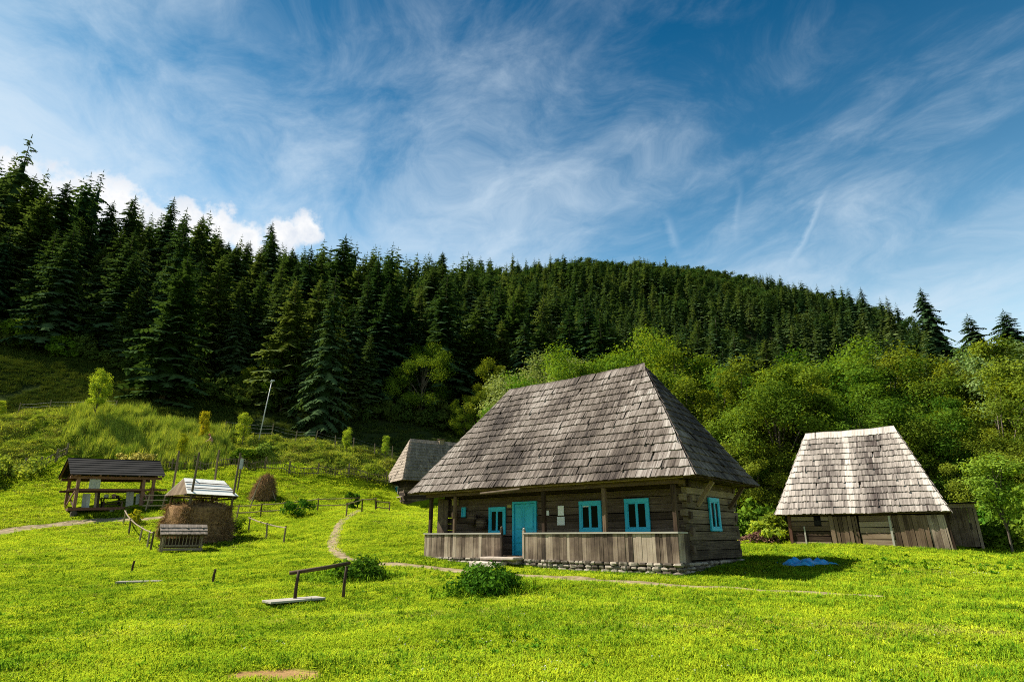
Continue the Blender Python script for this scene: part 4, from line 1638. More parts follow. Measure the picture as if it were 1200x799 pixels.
T = thing('plank_bridge', 'flat pale boards laid across the ditch without any rail', 'footbridge', q, .2)
for i in range(2):
    m = MB(210 + i)
    m.beam((-.68, .22 * i, .07), (.68, .22 * i + .03, .07 + .01 * i), .2, .05)
    m.build('board', M['pale_wood'], T)
for px, py, hh, lb in ((154, 672, .5, 'short dark stake near the flat boards over the ditch'), (249, 684.5, .46, 'short dark stake standing alone in open grass')):
    q = hit(px, py)
    m = MB(px)
    m.tube([(0, 0, -.2), (0, 0, hh * .6), (.03, 0, hh)], [.045, .042, .038], 7, tone=.2)
    o = m.build('stake', M['plank_brown'])
    o.location = q
    tag(o, lb, 'stake', 'stakes in the meadow')


# crumpled blue tarpaulin
def tarp():
    c = hit(945, 661)
    nx, ny = 40, 26
    V, Fq = [], []
    for j in range(ny):
        for i in range(nx):
            a, b = i / (nx - 1) - .5, j / (ny - 1) - .5
            x, y = c.x + a * 1.45 + .14 * math.sin(b * 7), c.y + b * 1.15 + .16 * math.sin(a * 9)
            f = vnoise(np.array([x * 3.2 + 50]), np.array([y * 3.2 + 50]), 3)[0] * .7 + vnoise(np.array([x * 8 + 50]), np.array([y * 8 + 50]), 4)[0] * .3
            e = min(1, (0.5 - max(abs(a), abs(b))) * 9)
            V.append((x - c.x, y - c.y, h(x, y) - c.z + .03 + .26 * abs(f - .45) * 2 * (.25 + .75 * e)))
    for j in range(ny - 1):
        for i in range(nx - 1):
            k = j * nx + i
            Fq.append((k, k + 1, k + nx + 1, k + nx))
    o = ob('tarpaulin', np_mesh('tarpaulin', V, Fq, np.full(len(Fq), .5), M['tarp']))
    o.location = c
    keepout((c.x - .75, c.y - .6), 0, .05, 1.45, .0, 1.2)
    tag(o, 'crumpled bright blue tarpaulin lying in the house shadow', 'tarpaulin')
    md = o.modifiers.new('thick', 'SOLIDIFY')
    md.thickness = .006


tarp()

# heap of brown chips and bark behind the house corner
c = hit(893, 636)
m = MB(220)
for i in range(420):
    a, r_ = m.r.uniform(0, 6.283), abs(m.r.gauss(0, .45))
    x, y = math.cos(a) * r_ * 1.5, math.sin(a) * r_
    z = max(0, .52 * math.exp(-(x / 1.1) ** 2 - (y / .7) ** 2)) * m.r.uniform(.75, 1) + h(c.x + x, c.y + y) - c.z
    d = Vector((m.r.uniform(-1, 1), m.r.uniform(-1, 1), m.r.uniform(-.3, .3))).normalized() * m.r.uniform(.1, .28)
    m.beam(Vector((x, y, z)) - d / 2, Vector((x, y, z)) + d / 2, m.r.uniform(.04, .1), .03)
o = m.build('bark_heap', M['red_beam'])
o.location = c
tag(o, 'low heap of brown bark and wood chips behind the house corner', 'wood heap')

# leaning lamp pole on the bank
p = gnd(302.5, 62.5)
T = thing('lamp_pole', 'leaning grey lamp pole at the top of the bank', 'lamp post', p, 0)
top = Vector(at(318.5, 447, 62.8)) - p
m = MB(230)
m.tube([Vector((0, 0, -.4)), top * .5, top], [.06, .05, .04], 8)
m.build('pole', M['steel'], T, smooth=True)
m = MB(231)
m.beam(top + Vector((-.12, 0, .0)), top + Vector((.3, -.1, .08)), .18, .12)
m.tube([top + Vector((0, 0, -.1)), top + Vector((.05, 0, .18))], [.08, .12], 8)
m.build('lamp_head', M['steel'], T)
# post with grey cap near the barrack
p = gnd(278, 52.5)
T = thing('yard_post', 'upright post carrying a small grey box beyond the hay barrack', 'post', p, 0)
m = MB(233)
m.tube([(0, 0, -.3), (.02, 0, 2.3), (.02, 0, 2.9)], [.07, .065, .06], 7, tone=.3)
m.build('pole', M['pole'], T)
m = MB(234)
m.box(-.12, .2, -.18, .02, 1.9, 2.75, axis=2)
m.box(-.15, .23, -.21, .04, 2.75, 2.8)
m.build('box', M['steel'], T)
# small vent pipe seen over the roof edge stands on a far post
p = gnd(559, 64)


# ------------------------------------------------------------------ the man on the bank
def person():
    p = gnd(247, 60.0)
    sk = {  # name: (x, y, z, radius)
        'pel': (0, 0, .92, .135), 'wai': (.03, 0, 1.08, .125), 'che': (.14, 0, 1.30, .155), 'nec': (.24, 0, 1.47, .06), 'hea': (.31, 0, 1.58, .088), 'top': (.34, 0, 1.69, .075),
        'hl': (0, .1, .86, .095), 'kl': (.10, .13, .48, .06), 'al': (.02, .14, .09, .042), 'fl': (.18, .15, .035, .035),
        'hr': (0, -.1, .86, .095), 'kr': (-.06, -.14, .47, .06), 'ar': (-.20, -.15, .09, .042), 'fr': (-.05, -.16, .035, .035),
        'sl': (.17, .19, 1.37, .065), 'el': (.30, .27, 1.10, .045), 'wl': (.50, .20, .98, .032), 'pl': (.57, .17, .955, .036),
        'sr': (.17, -.19, 1.37, .065), 'er': (.25, -.30, 1.09, .045), 'wr': (.44, -.24, .93, .032), 'pr': (.51, -.21, .90, .036)}
    names = list(sk)
    E_ = [('pel', 'wai'), ('wai', 'che'), ('che', 'nec'), ('nec', 'hea'), ('hea', 'top'), ('pel', 'hl'), ('hl', 'kl'), ('kl', 'al'), ('al', 'fl'), ('pel', 'hr'), ('hr', 'kr'), ('kr', 'ar'), ('ar', 'fr'),
          ('che', 'sl'), ('sl', 'el'), ('el', 'wl'), ('wl', 'pl'), ('che', 'sr'), ('sr', 'er'), ('er', 'wr'), ('wr', 'pr')]
    vs, rs_ = [sk[n][:3] for n in names], [sk[n][3] for n in names]
    ed = [(names.index(a), names.index(b)) for a, b in E_]
    for hand, s in (('pl', 1), ('pr', -1)):
        b = names.index(hand)
        P = Vector(sk[hand][:3])
        for k in range(5):
            o1 = Vector((.03, s * (.03 - .02 * k), -.02)) if k < 4 else Vector((-.01, -s * .045, .01))
            o2 = o1 + (Vector((.02, -s * .01, -.035 - .004 * (k % 3))) if k < 4 else Vector((.03, 0, -.02)))
            i = len(vs)
            vs += [tuple(P + o1), tuple(P + o2)]
            rs_ += [.010, .008]
            ed += [(b, i), (i, i + 1)]

    def skin(name, vs, ed, rs_, mat, parent):
        me = bpy.data.meshes.new(name)
        me.from_pydata(vs, ed, [])
        o = ob(name, me, parent)
        md = o.modifiers.new('skin', 'SKIN')
        for i, r_ in enumerate(rs_):
            me.skin_vertices[0].data[i].radius = (r_, r_)
        me.skin_vertices[0].data[0].use_root = True
        md.use_smooth_shade = True
        s = o.modifiers.new('sub', 'SUBSURF')
        s.levels = s.render_levels = 1
        me.materials.append(mat)
        return o
    T = skin('person', vs, ed, rs_, M['skin'], None)
    T.location = p
    T.rotation_euler = (0, 0, R(200))
    tag(T, 'person in red cap and dark trousers bending on the bank with a scythe', 'person')
    leg = ['pel', 'wai', 'hl', 'kl', 'al', 'hr', 'kr', 'ar']
    skin('trousers', [sk[n][:3] for n in leg], [(0, 1), (0, 2), (2, 3), (3, 4), (0, 5), (5, 6), (6, 7)], [sk[n][3] + .018 for n in leg], M['trousers'], T)
    for a, b in (('al', 'fl'), ('ar', 'fr')):
        skin('boot', [sk[a][:3], sk[b][:3]], [(0, 1)], [sk[a][3] + .02, sk[b][3] + .018], M['dark'], T)
    m = MB(240)
    c = Vector((.335, 0, 1.68))
    m.tube([c + Vector((0, 0, -.03)), c + Vector((0, 0, .02)), c + Vector((0, 0, .06)), c + Vector((0, 0, .085))], [.1, .105, .08, .02], 12)
    m.hexa([c + Vector(q) for q in ((.06, -.07, -.03), (.06, .07, -.03), (.06, .07, -.015), (.06, -.07, -.015), (.18, -.05, -.05), (.18, .05, -.05), (.18, .05, -.04), (.18, -.05, -.04))])
    m.build('cap', M['cap'], T, smooth=True)
    m = MB(241)
    for s in (-1, 1):
        m.lump((.395, s * .033, 1.60), (.012, .016, .01), 6, 4, 0)
    m.build('eye', M['dark'], T)
    m = MB(242)
    m.lump((.41, 0, 1.565), (.022, .016, .028), 6, 4, 0)
    for s in (-1, 1):
        m.lump((.31, s * .09, 1.575), (.022, .012, .035), 6, 4, 0)
    m.build('nose_and_ears', M['skin'], T, smooth=True)
    # scythe, held: a thing of its own
    S = thing('scythe', 'long handled scythe held by the person on the bank', 'scythe', p, R(200))
    m = MB(243)
    m.tube([(.40, -.3, .86), (.56, -.10, .93), (.95, .45, .25), (1.06, .6, .06)], [.016, .018, .018, .017], 6)
    m.build('handle', M['pole'], S)
    m = MB(244)
    m.hexa([(1.06, .6, .04), (1.1, .62, .04), (1.1, .62, .055), (1.06, .6, .055), (.6, 1.05, .05), (.62, 1.05, .05), (.62, 1.05, .055), (.6, 1.05, .055)])
    m.build('blade', M['steel'], S)


person()
# ------------------------------------------------------------------ ground sheet
def smooth(a, b, x):
    t = np.clip((x - a) / (b - a), 0, 1)
    return t * t * (3 - 2 * t)


def pxof(P):
    d = np.maximum(P[:, 1] * CP + P[:, 2] * SP, .1)
    return 600 + F * P[:, 0] / d


BASE_PX = [-400, 0, 150, 250, 350, 450, 560, 650, 800, 1000, 1200, 1600]
BASE_Y = [78, 86, 84, 81, 80, 82, 86, 88, 92, 96, 100, 110]


def ground():
    ang = np.concatenate([np.arange(-180, -56, 6.0), np.arange(-56, 56, .35), np.arange(56, 180, 6.0)])
    rad = [.5]
    while rad[-1] < 7:
        rad.append(rad[-1] * 1.12)
    while rad[-1] < 1600:
        rad.append(rad[-1] * (1.016 if rad[-1] < 120 else 1.04))
    rad = np.array(rad)
    A, Rr = np.meshgrid(np.radians(ang), rad)
    x, y = (Rr * np.sin(A)).ravel(), (Rr * np.cos(A)).ravel()
    z = hts(x, y)
    V = np.c_[x, y, z]
    na, nr = len(ang), len(rad)
    i = np.arange(na)
    j = np.arange(nr - 1)
    J, I = np.meshgrid(j, i, indexing='ij')
    In = (I + 1) % na
    Fq = np.stack([J * na + I, J * na + In, (J + 1) * na + In, (J + 1) * na + I], -1).reshape(-1, 4)[:, ::-1]
    me = np_mesh('ground', V, Fq, np.full(len(Fq), .5), ground_mat())
    me.polygons.foreach_set('use_smooth', [True] * len(Fq))
    px = pxof(V)
    front = y > 5
    yb = np.interp(px, BASE_PX, BASE_Y)
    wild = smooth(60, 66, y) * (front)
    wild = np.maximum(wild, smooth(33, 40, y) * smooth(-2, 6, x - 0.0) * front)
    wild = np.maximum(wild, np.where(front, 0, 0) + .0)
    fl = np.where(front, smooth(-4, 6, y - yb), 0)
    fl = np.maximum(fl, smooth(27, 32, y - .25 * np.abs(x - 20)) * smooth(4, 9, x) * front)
    bare = np.zeros(len(x))
    for bx, by, sx, sy in BARE:
        q = np.hypot((x - bx) / sx, (y - by) / sy) + (vnoise(x * 4, y * 4, 21) - .5) * .7
        bare = np.maximum(bare, 1 - smooth(.75, 1.05, q))
    for nm, val in (('wild', wild), ('wood_floor', fl), ('bare', bare)):
        a = me.attributes.new(nm, 'FLOAT', 'POINT')
        a.data.foreach_set('value', val.astype(np.float32))
    tag(ob('ground', me), None, None, None, 'structure')


_b = hit(322, 794)
BARE = [(_b.x, _b.y, .66, .32)]
_b = hit(1010, 735)
BARE.append((_b.x, _b.y, .35, .12))
_b = hit(1165, 745)
BARE.append((_b.x, _b.y, .3, .12))
for px_, py_ in ((845, 738), (690, 732), (420, 728), (930, 728)):
    _b = hit(px_, py_)
    BARE.append((_b.x, _b.y, .22, .1))
ground()

PATHS = []


def footpath(name, pts, w0, w1, label=None, seed=1):
    P = [Vector((q.x, q.y, 0)) for q in pts]
    # resample
    S = []
    for i in range(len(P) - 1):
        p0, p1, p2, p3 = P[max(i - 1, 0)], P[i], P[i + 1], P[min(i + 2, len(P) - 1)]
        n = max(2, int((p2 - p1).length / .25))
        for k in range(n):
            t = k / n
            S.append(.5 * ((2 * p1) + (p2 - p0) * t + (2 * p0 - 5 * p1 + 4 * p2 - p3) * t * t + (3 * p1 - p0 - 3 * p2 + p3) * t ** 3))
    S.append(P[-1])
    S = np.array([(q.x, q.y) for q in S])
    d = np.gradient(S, axis=0)
    d /= np.linalg.norm(d, axis=1)[:, None] + 1e-9
    nrm = np.c_[-d[:, 1], d[:, 0]]
    n = len(S)
    f = np.linspace(0, 1, n)
    w = w0 + (w1 - w0) * f
    L_ = w * (1 + .5 * (vnoise(np.arange(n) * .4, np.zeros(n) + seed, seed) - .5))
    Rt = w * (1 + .5 * (vnoise(np.arange(n) * .4, np.zeros(n) + seed + 7, seed) - .5))
    cols = []
    for c in np.linspace(-1, 1, 7):
        off = np.where(c < 0, c * L_, c * Rt)
        q = S + nrm * off[:, None]
        z = hts(q[:, 0], q[:, 1]) + .04 - .03 * abs(c) ** 3
        cols.append(np.c_[q, z])
    V = np.stack(cols, 1).reshape(-1, 3)
    k = len(cols)
    Fq = [(i * k + j, i * k + j + 1, (i + 1) * k + j + 1, (i + 1) * k + j) for i in range(n - 1) for j in range(k - 1)]
    me = np_mesh(name, V, np.array(Fq), np.random.RandomState(seed).uniform(.3, .7, len(Fq)), M['path'])
    tag(ob(name, me), None, None, None, 'structure')
    PATHS.append((S, w))


footpath('footpath', [hit(440, 661), hit(498, 665), hit(560, 671), hit(620, 676), hit(700, 682), hit(780, 687), hit(870, 691), hit(950, 695.5), hit(1035, 702)], .42, .30, seed=3)
footpath('footpath', [hit(440, 661), hit(412, 657), hit(398, 651), hit(390, 640), hit(392, 630), hit(395, 621), hit(400, 612), hit(410, 604), hit(422, 598)], .34, .28, seed=5)
footpath('gravel_track', [hit(-60, 636), hit(0, 625), hit(50, 617), hit(100, 612), hit(140, 609.5), hit(185, 607), hit(215, 600)], .75, .5, seed=7)


def off_path(pts, k=1.0, fuzz=.12, seed=0):
    rs = np.random.RandomState(seed)
    ok = np.ones(len(pts), bool)
    for S, w in PATHS:
        lo, hi = S.min(0) - 1.5, S.max(0) + 1.5
        idx = np.nonzero((pts[:, 0] > lo[0]) & (pts[:, 0] < hi[0]) & (pts[:, 1] > lo[1]) & (pts[:, 1] < hi[1]))[0]
        for c in range(0, len(idx), 4000):
            ii = idx[c:c + 4000]
            dd = np.hypot(pts[ii, 0][:, None] - S[None, :, 0], pts[ii, 1][:, None] - S[None, :, 1])
            m = dd.min(1)
            ok[ii] &= m > (w[dd.argmin(1)] * k * .8 + rs.uniform(-fuzz, fuzz, len(ii)))
    for bx, by, sx, sy in BARE:
        ok &= np.hypot((pts[:, 0] - bx) / sx, (pts[:, 1] - by) / sy) > 1.0 + rs.uniform(-.15, .2, len(pts))
    return ok


# ------------------------------------------------------------------ grass
def tuft(name, mat, n, spread, hmin, hmax, wid, lean, seed, broad=False):
    rs = np.random.RandomState(seed)
    Q, T = [], []
    for i in range(n):
        a, r_ = rs.uniform(0, 6.283), spread * math.sqrt(rs.uniform())
        b = np.array([math.cos(a) * r_, math.sin(a) * r_, -.01])
        az = rs.uniform(0, 6.283)
        l_ = rs.uniform(hmin, hmax)
        d = np.array([math.cos(az), math.sin(az), 0])
        s = np.array([-d[1], d[0], 0]) * wid * rs.uniform(.6, 1.4)
        k = lean * rs.uniform(.3, 1.3)
        p1 = b + d * l_ * k * .35 + np.array([0, 0, l_ * .6])
        p2 = b + d * l_ * k + np.array([0, 0, l_ * (1 - .35 * min(k, 1.5))])
        wm = 1.5 if broad else .8
        Q += [b - s * .7, b + s * .7, p1 + s * wm, p1 - s * wm, p1 - s * wm, p1 + s * wm, p2 + s * .12, p2 - s * .12]
        t = rs.uniform(0, 1)
        T += [t, t]
    me = np_mesh(name, np.array(Q), np.arange(8 * n).reshape(-1, 4), T, mat)
    return ob(name, me, None, False)


def sector(n, r0, r1, seed, a0=-46, a1=46, power=1.0):
    """random ground points round the camera, thinner with distance"""
    rs = np.random.RandomState(seed)
    a = np.radians(rs.uniform(a0, a1, n))
    u = rs.uniform(0, 1, n)
    r = (r0 ** power + u * (r1 ** power - r0 ** power)) ** (1 / power)
    return np.c_[r * np.sin(a), r * np.cos(a)]


def lawn_mask(P):
    """the open meadow: not under trees, not on the far side of the bank"""
    x, y = P[:, 0], P[:, 1]
    ok = free(P)
    ok &= ~((x > 2) & (y > 35)) & ~((x > 24) & (y > 30))
    return ok


def put(name, src, P, seed, smin, smax, label, grow=.02, tilt=.2, zs=None):
    rs = np.random.RandomState(seed)
    z = hts(P[:, 0], P[:, 1])
    r = np.hypot(P[:, 0], P[:, 1])
    s = rs.uniform(smin, smax, len(P)) * (1 + grow * np.maximum(r - 9, 0))
    sz = np.c_[s, s, rs.uniform(smin, smax, len(P)) * (1 + grow * .35 * np.maximum(r - 9, 0))]
    return scatter(name, src, np.c_[P, z], rs.uniform(0, 6.283, len(P)), sz, label, tilt, seed)


t_fine = tuft('grass_tuft', M['grass'], 46, .16, .035, .085, .0042, .8, 1)
t_long = tuft('grass_tuft', M['grass_deep'], 34, .13, .06, .15, .0045, .8, 2)
t_dry = tuft('grass_tuft', M['grass_dry'], 22, .14, .03, .085, .004, 1.2, 3)
t_weed = tuft('weed_rosette', M['grass_dark'], 12, .05, .08, .17, .016, 1.2, 4, True)
P = sector(60000, 6.5, 34, 1, power=1.15)
P = P[lawn_mask(P)]
P = P[off_path(P, 1.5, .14)]
put('grass', t_fine, P, 1, .8, 1.3, 'short bright meadow grass')
P = sector(26000, 6.5, 40, 2, power=1.2)
k = vnoise(P[:, 0] * .55 + 60, P[:, 1] * .8 + 60, 31) + .25 * vnoise(P[:, 0] * 2 + 60, P[:, 1] * 2 + 60, 32)
P = P[lawn_mask(P) & (k > .58)]
P = P[off_path(P, 1.7, .1)]
put('long_grass', t_long, P, 2, .7, 1.25, 'longer meadow grass in patches')
P = sector(17000, 6.5, 36, 3, power=1.2)
k = vnoise(P[:, 0] * .5 + 90, P[:, 1] * 1.1 + 90, 41)
P = P[lawn_mask(P) & (k > .55)]
P = P[off_path(P, 1.3, .1)]
put('dry_grass', t_dry, P, 3, .7, 1.2, 'pale dry grass stalks in the meadow')
P = sector(9000, 6.5, 30, 4, power=1.2)
k = vnoise(P[:, 0] * .7 + 30, P[:, 1] * .9 + 30, 51) + .25 * (vnoise(P[:, 0] * 3 + 30, P[:, 1] * 3 + 30, 52) - .5)
P = P[lawn_mask(P) & (k > .70)]
P = P[off_path(P, 1.2, .1)]
put('broad_weeds', t_weed, P, 4, .45, .95, 'dark broad leaved weeds in the meadow')
rs = np.random.RandomState(61)
P = np.concatenate([np.array([(hx.x, hx.y)]) + rs.normal(0, 1, (nn_, 2)) * np.array([sx_, sy_]) for hx, nn_, sx_, sy_ in (
    (hit(1120, 742), 420, .9, .35), (hit(1000, 738), 300, .8, .3), (hit(840, 736), 260, .8, .3), (hit(690, 733), 200, .7, .25), (hit(420, 730), 200, .8, .3), (hit(540, 722), 240, 1.2, .3),
    (hit(1060, 672), 200, 1.0, .5), (hit(150, 745), 180, 1.0, .4), (hit(480, 682), 220, 1.3, .5), (hit(90, 690), 260, 2.2, .7))])
put('dry_grass', t_dry, P, 62, .8, 1.2, 'dry brownish patches in the meadow')
# far part of the meadow on the slope
P = sector(42000, 32, 80, 5, -48, 3, power=1.3)
P = P[lawn_mask(P) & (P[:, 1] < np.interp(pxof(np.c_[P, hts(P[:, 0], P[:, 1])]), [0, 180, 330, 400, 470, 520], [54, 57.5, 58.5, 60, 63, 66]))]
P = P[off_path(P, 1.4, .2)]
put('grass', t_fine, P, 6, .9, 1.4, 'short meadow grass on the slope', .03)
P = sector(14000, 34, 80, 55, -48, 3, power=1.3)
k = vnoise(P[:, 0] * .3 + 90, P[:, 1] * .35 + 90, 45)
P = P[lawn_mask(P) & (P[:, 1] < 56.5) & (k > .5)]
P = P[off_path(P, 1.4, .2)]
put('dry_grass', t_dry, P, 56, .9, 1.5, 'pale dry grass on the upper slope', .03)
# rough growth along walls, fences and the house footing
P = np.concatenate([np.array([HP(x, y, 0)[:2] for x, y in zip(np.random.RandomState(1).uniform(-.3, 11.7, 900), -.1 - np.abs(np.random.RandomState(2).normal(0, .12, 900)))]),
                    np.array([HP(x, y, 0)[:2] for x, y in zip(11.62 + np.abs(np.random.RandomState(3).normal(0, .2, 380)), np.random.RandomState(4).uniform(-.2, 5.6, 380))])])
P = P[np.nonzero(~((P[:, 0] > 1.0) & (P[:, 0] < 1.2)))[0]]
put('long_grass', t_long, P[::2], 8, .5, 1.1, 'longer grass along the stone footing')
# white flowers and leafy clumps
f_fl = MB(300)
for i in range(3):
    a, r_ = f_fl.r.uniform(0, 6.28), f_fl.r.uniform(0, .25)
    x, y, z = r_ * math.cos(a), r_ * math.sin(a), f_fl.r.uniform(.03, .09)
    f_fl.tube([(x, y, 0), (x, y, z)], [.002, .002], 3)
    for q in range(3):
        b = f_fl.r.uniform(0, 6.28)
        c = Vector((x, y, z))
        u = Vector((math.cos(b), math.sin(b), .2)) * .009
        v = Vector((-math.sin(b), math.cos(b), .3)) * .009
        f_fl.face([c - u - v, c + u - v, c + u + v, c - u + v])
me_fl = f_fl.build('flower_sprig', M['flower'])
COL.objects.unlink(me_fl)
c1 = hit(1130, 667)
rs = np.random.RandomState(12)
P = np.concatenate([np.c_[rs.normal(c1.x, 2.2, 60), rs.normal(c1.y, .9, 60)], sector(90, 7, 12, 13, -10, 46), sector(120, 7, 22, 14)])
P = P[lawn_mask(P)]
put('white_flowers', me_fl, P, 9, .7, 1.2, 'small white flowers in the grass')
P = np.c_[rs.normal(c1.x, 2.6, 110), rs.normal(c1.y - .1, 1.0, 110)]
P = P[lawn_mask(P)]
put('broad_weeds', t_weed, P, 10, .6, 1.4, 'leafy weeds near the stable')

P = np.concatenate([np.array([(q.x, q.y)]) + np.random.RandomState(int(q.y * 10)).normal(0, 1, (230, 2)) * np.array([.62, .5]) for q in (hit(569, 693), hit(421, 680), hit(398, 680))])
put('long_grass', t_long, P, 11, 1.0, 2.2, 'longer grass round the bushes')
put('broad_weeds', t_weed, P[::4], 12, .8, 1.6, 'weeds round the bushes')

# the bank: mown swaths, tall weeds
t_bank = tuft('swath_tuft', M['weed'], 60, .34, .10, .34, .013, 1.3, 7)
t_tall = tuft('tall_weed', M['weed'], 30, .28, .7, 1.6, .017, .28, 8)
t_pale = tuft('pale_swath', M['grass_dry'], 40, .4, .06, .2, .014, 1.8, 9)
rs = np.random.RandomState(15)
P = np.c_[rs.uniform(-62, -9, 17000), rs.uniform(54, 66, 17000)]
px = pxof(np.c_[P, hts(P[:, 0], P[:, 1])])
P = P[(px < 470) & (P[:, 1] > np.interp(px, [0, 60, 180, 470], [53.5, 56.5, 58, 60])) & (P[:, 1] < np.interp(px, [0, 130, 330, 470], [63, 65, 65, 68]))]
put('bank_grass', t_bank, P, 16, .7, 1.3, 'rough grass and weeds on the bank', 0, .5)
k = vnoise(P[:, 0] * .9 + 100, P[:, 1] * 1.1 + 100, 61)
Q = P[k > .52] + rs.uniform(-.3, .3, (int((k > .52).sum()), 2))
put('hay_swaths', t_pale, Q, 17, .7, 1.3, 'pale swaths of mown hay on the bank', 0, .6)
n = 2600
pxs, Ys = rs.uniform(88, 262, n), rs.uniform(57.5, 64, n)
P = np.array([gnd(a, b)[:2] for a, b in zip(pxs[:700], Ys[:700])])
P = np.repeat(P, 3, 0) + rs.normal(0, .5, (2100, 2))
put('tall_weeds', t_tall, P, 18, .6, 1.15, 'stand of tall weeds on the bank', 0, .12)
# dark rough meadow beyond the bank
t_rough = tuft('rough_tuft', M['rough'], 60, .5, .12, .42, .02, 1.1, 10)
rs = np.random.RandomState(19)
P = np.c_[rs.uniform(-115, 8, 30000), rs.uniform(63, 95, 30000)]
k = vnoise(P[:, 0] * .25 + 100, P[:, 1] * .25 + 100, 71)
P = P[(k > .12)]
px = pxof(np.c_[P, hts(P[:, 0], P[:, 1])])
P = P[(px < 270) | (rs.uniform(0, 1, len(P)) < .35)]
put('rough_grass', t_rough, P, 20, .6, 1.3, 'rough shaded grass below the wood', 0, .3)


# ------------------------------------------------------------------ trees
def spruce(seed, H=20.0, Rm=3.3, whorls=30, per=7, sprays=8, bare=.05, dense=1.0, droop=.35):
    """crown of drooping boughs, each a fan of needle sprays; returns (vertices, quads, tones)"""
    rs = np.random.RandomState(seed)
    Q, T = [], []
    for w in range(whorls):
        f = bare + (1 - bare) * (w / whorls) ** .8
        z0 = H * f
        prof = (1 - f) ** .68 * (1 if f > .16 else .75 + f * 1.5)
        n = max(3, int(per * (1.15 - .5 * f) + .5))
        a0 = rs.uniform(0, 6.283)
        for b in range(n):
            if rs.uniform() > .93 * dense:
                continue
            az = a0 + b * 6.283 / n + rs.uniform(-.3, .3)
            L_ = Rm * prof * rs.uniform(.5, 1.28) + .12
            zz = z0 + rs.uniform(-.75, .75) * (1 - f)
            drp = droop * rs.uniform(.6, 1.4)
            d = np.array([math.cos(az), math.sin(az), 0])
            s = np.array([-d[1], d[0], 0])
            rise = .42 * (f - .35)
            tone0 = rs.uniform(.15, .75)

            def pt(t):
                return d * (L_ * t) + np.array([0, 0, zz + L_ * (rise * t - drp * t * t + .12 * max(t - .75, 0))])
            k = max(3, int(sprays * (.45 + .55 * prof)))
            for i in range(k):
                t0, t1 = .12 + .88 * i / k, .12 + .88 * (i + 1.35) / k
                p0, p1 = pt(t0), pt(min(t1, 1.06))
                wd = L_ * (.31 * (1 - t0) ** .7 + .05) * rs.uniform(.7, 1.25)
                for sg in (-1, 1):
                    tip = p0 * .35 + p1 * .65 + s * sg * wd + np.array([0, 0, -wd * rs.uniform(.25, .75)])
                    mid = p0 + s * sg * wd * .45 + np.array([0, 0, -wd * .12])
                    Q += [p0, mid, tip, p1]
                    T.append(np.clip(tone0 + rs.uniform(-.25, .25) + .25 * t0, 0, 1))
            # hanging curtain below the bough
            for i in range(max(1, k // 3)):
                t0 = rs.uniform(.25, .95)
                p0, p1 = pt(t0 - .1), pt(t0 + .1)
                hz = np.array([0, 0, -L_ * rs.uniform(.10, .24)])
                Q += [p0, p1, p1 * .6 + p0 * .4 + hz, p0 * .7 + p1 * .3 + hz * .8]
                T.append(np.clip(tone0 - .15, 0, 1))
    # leader
    for a in range(3):
        d = np.array([math.cos(a * 1.05), math.sin(a * 1.05), 0]) * .07
        Q += [np.array([0, 0, H * .985]) - d, np.array([0, 0, H * .985]) + d, np.array([0, 0, H * 1.02]) + d * .2, np.array([0, 0, H * 1.02]) - d * .2]
        T.append(.6)
    # ragged core so that the middle of the tree is not see-through
    n = 7
    zs = [H * q for q in (bare + .02, .2, .4, .6, .78)]
    for i in range(len(zs) - 1):
        for j in range(n):
            r0, r1 = Rm * .27 * (1 - zs[i] / H) ** 1.1, Rm * .27 * (1 - zs[i + 1] / H) ** 1.1
            a, b = 6.283 * j / n, 6.283 * (j + 1) / n
            Q += [np.array([r0 * math.cos(a), r0 * math.sin(a), zs[i]]), np.array([r0 * math.cos(b), r0 * math.sin(b), zs[i]]),
                  np.array([r1 * math.cos(b), r1 * math.sin(b), zs[i + 1]]), np.array([r1 * math.cos(a), r1 * math.sin(a), zs[i + 1]])]
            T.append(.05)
    return np.array(Q), np.arange(len(Q)).reshape(-1, 4), np.array(T)


def trunk_mesh(name, H, r0, seed, limbs=(), top=.97):
    m = MB(seed)
    k = 6
    m.tube([(m.r.uniform(-.02, .02) * H * .1, m.r.uniform(-.02, .02) * H * .1, -.6 + (H * top + .6) * i / k) for i in range(k + 1)], [r0 * (1 - .92 * i / k) * (1.25 if i == 0 else 1) for i in range(k + 1)], 7)
    for a, b, r_ in limbs:
        a, b = Vector(a), Vector(b)
        m.tube([a, a.lerp(b, .5) + Vector((0, 0, .12 * (b - a).length)), b], [r_, r_ * .65, r_ * .25], 5)
    o = m.build(name, M['bark'])
    me = o.data
    bpy.data.objects.remove(o)
    return me


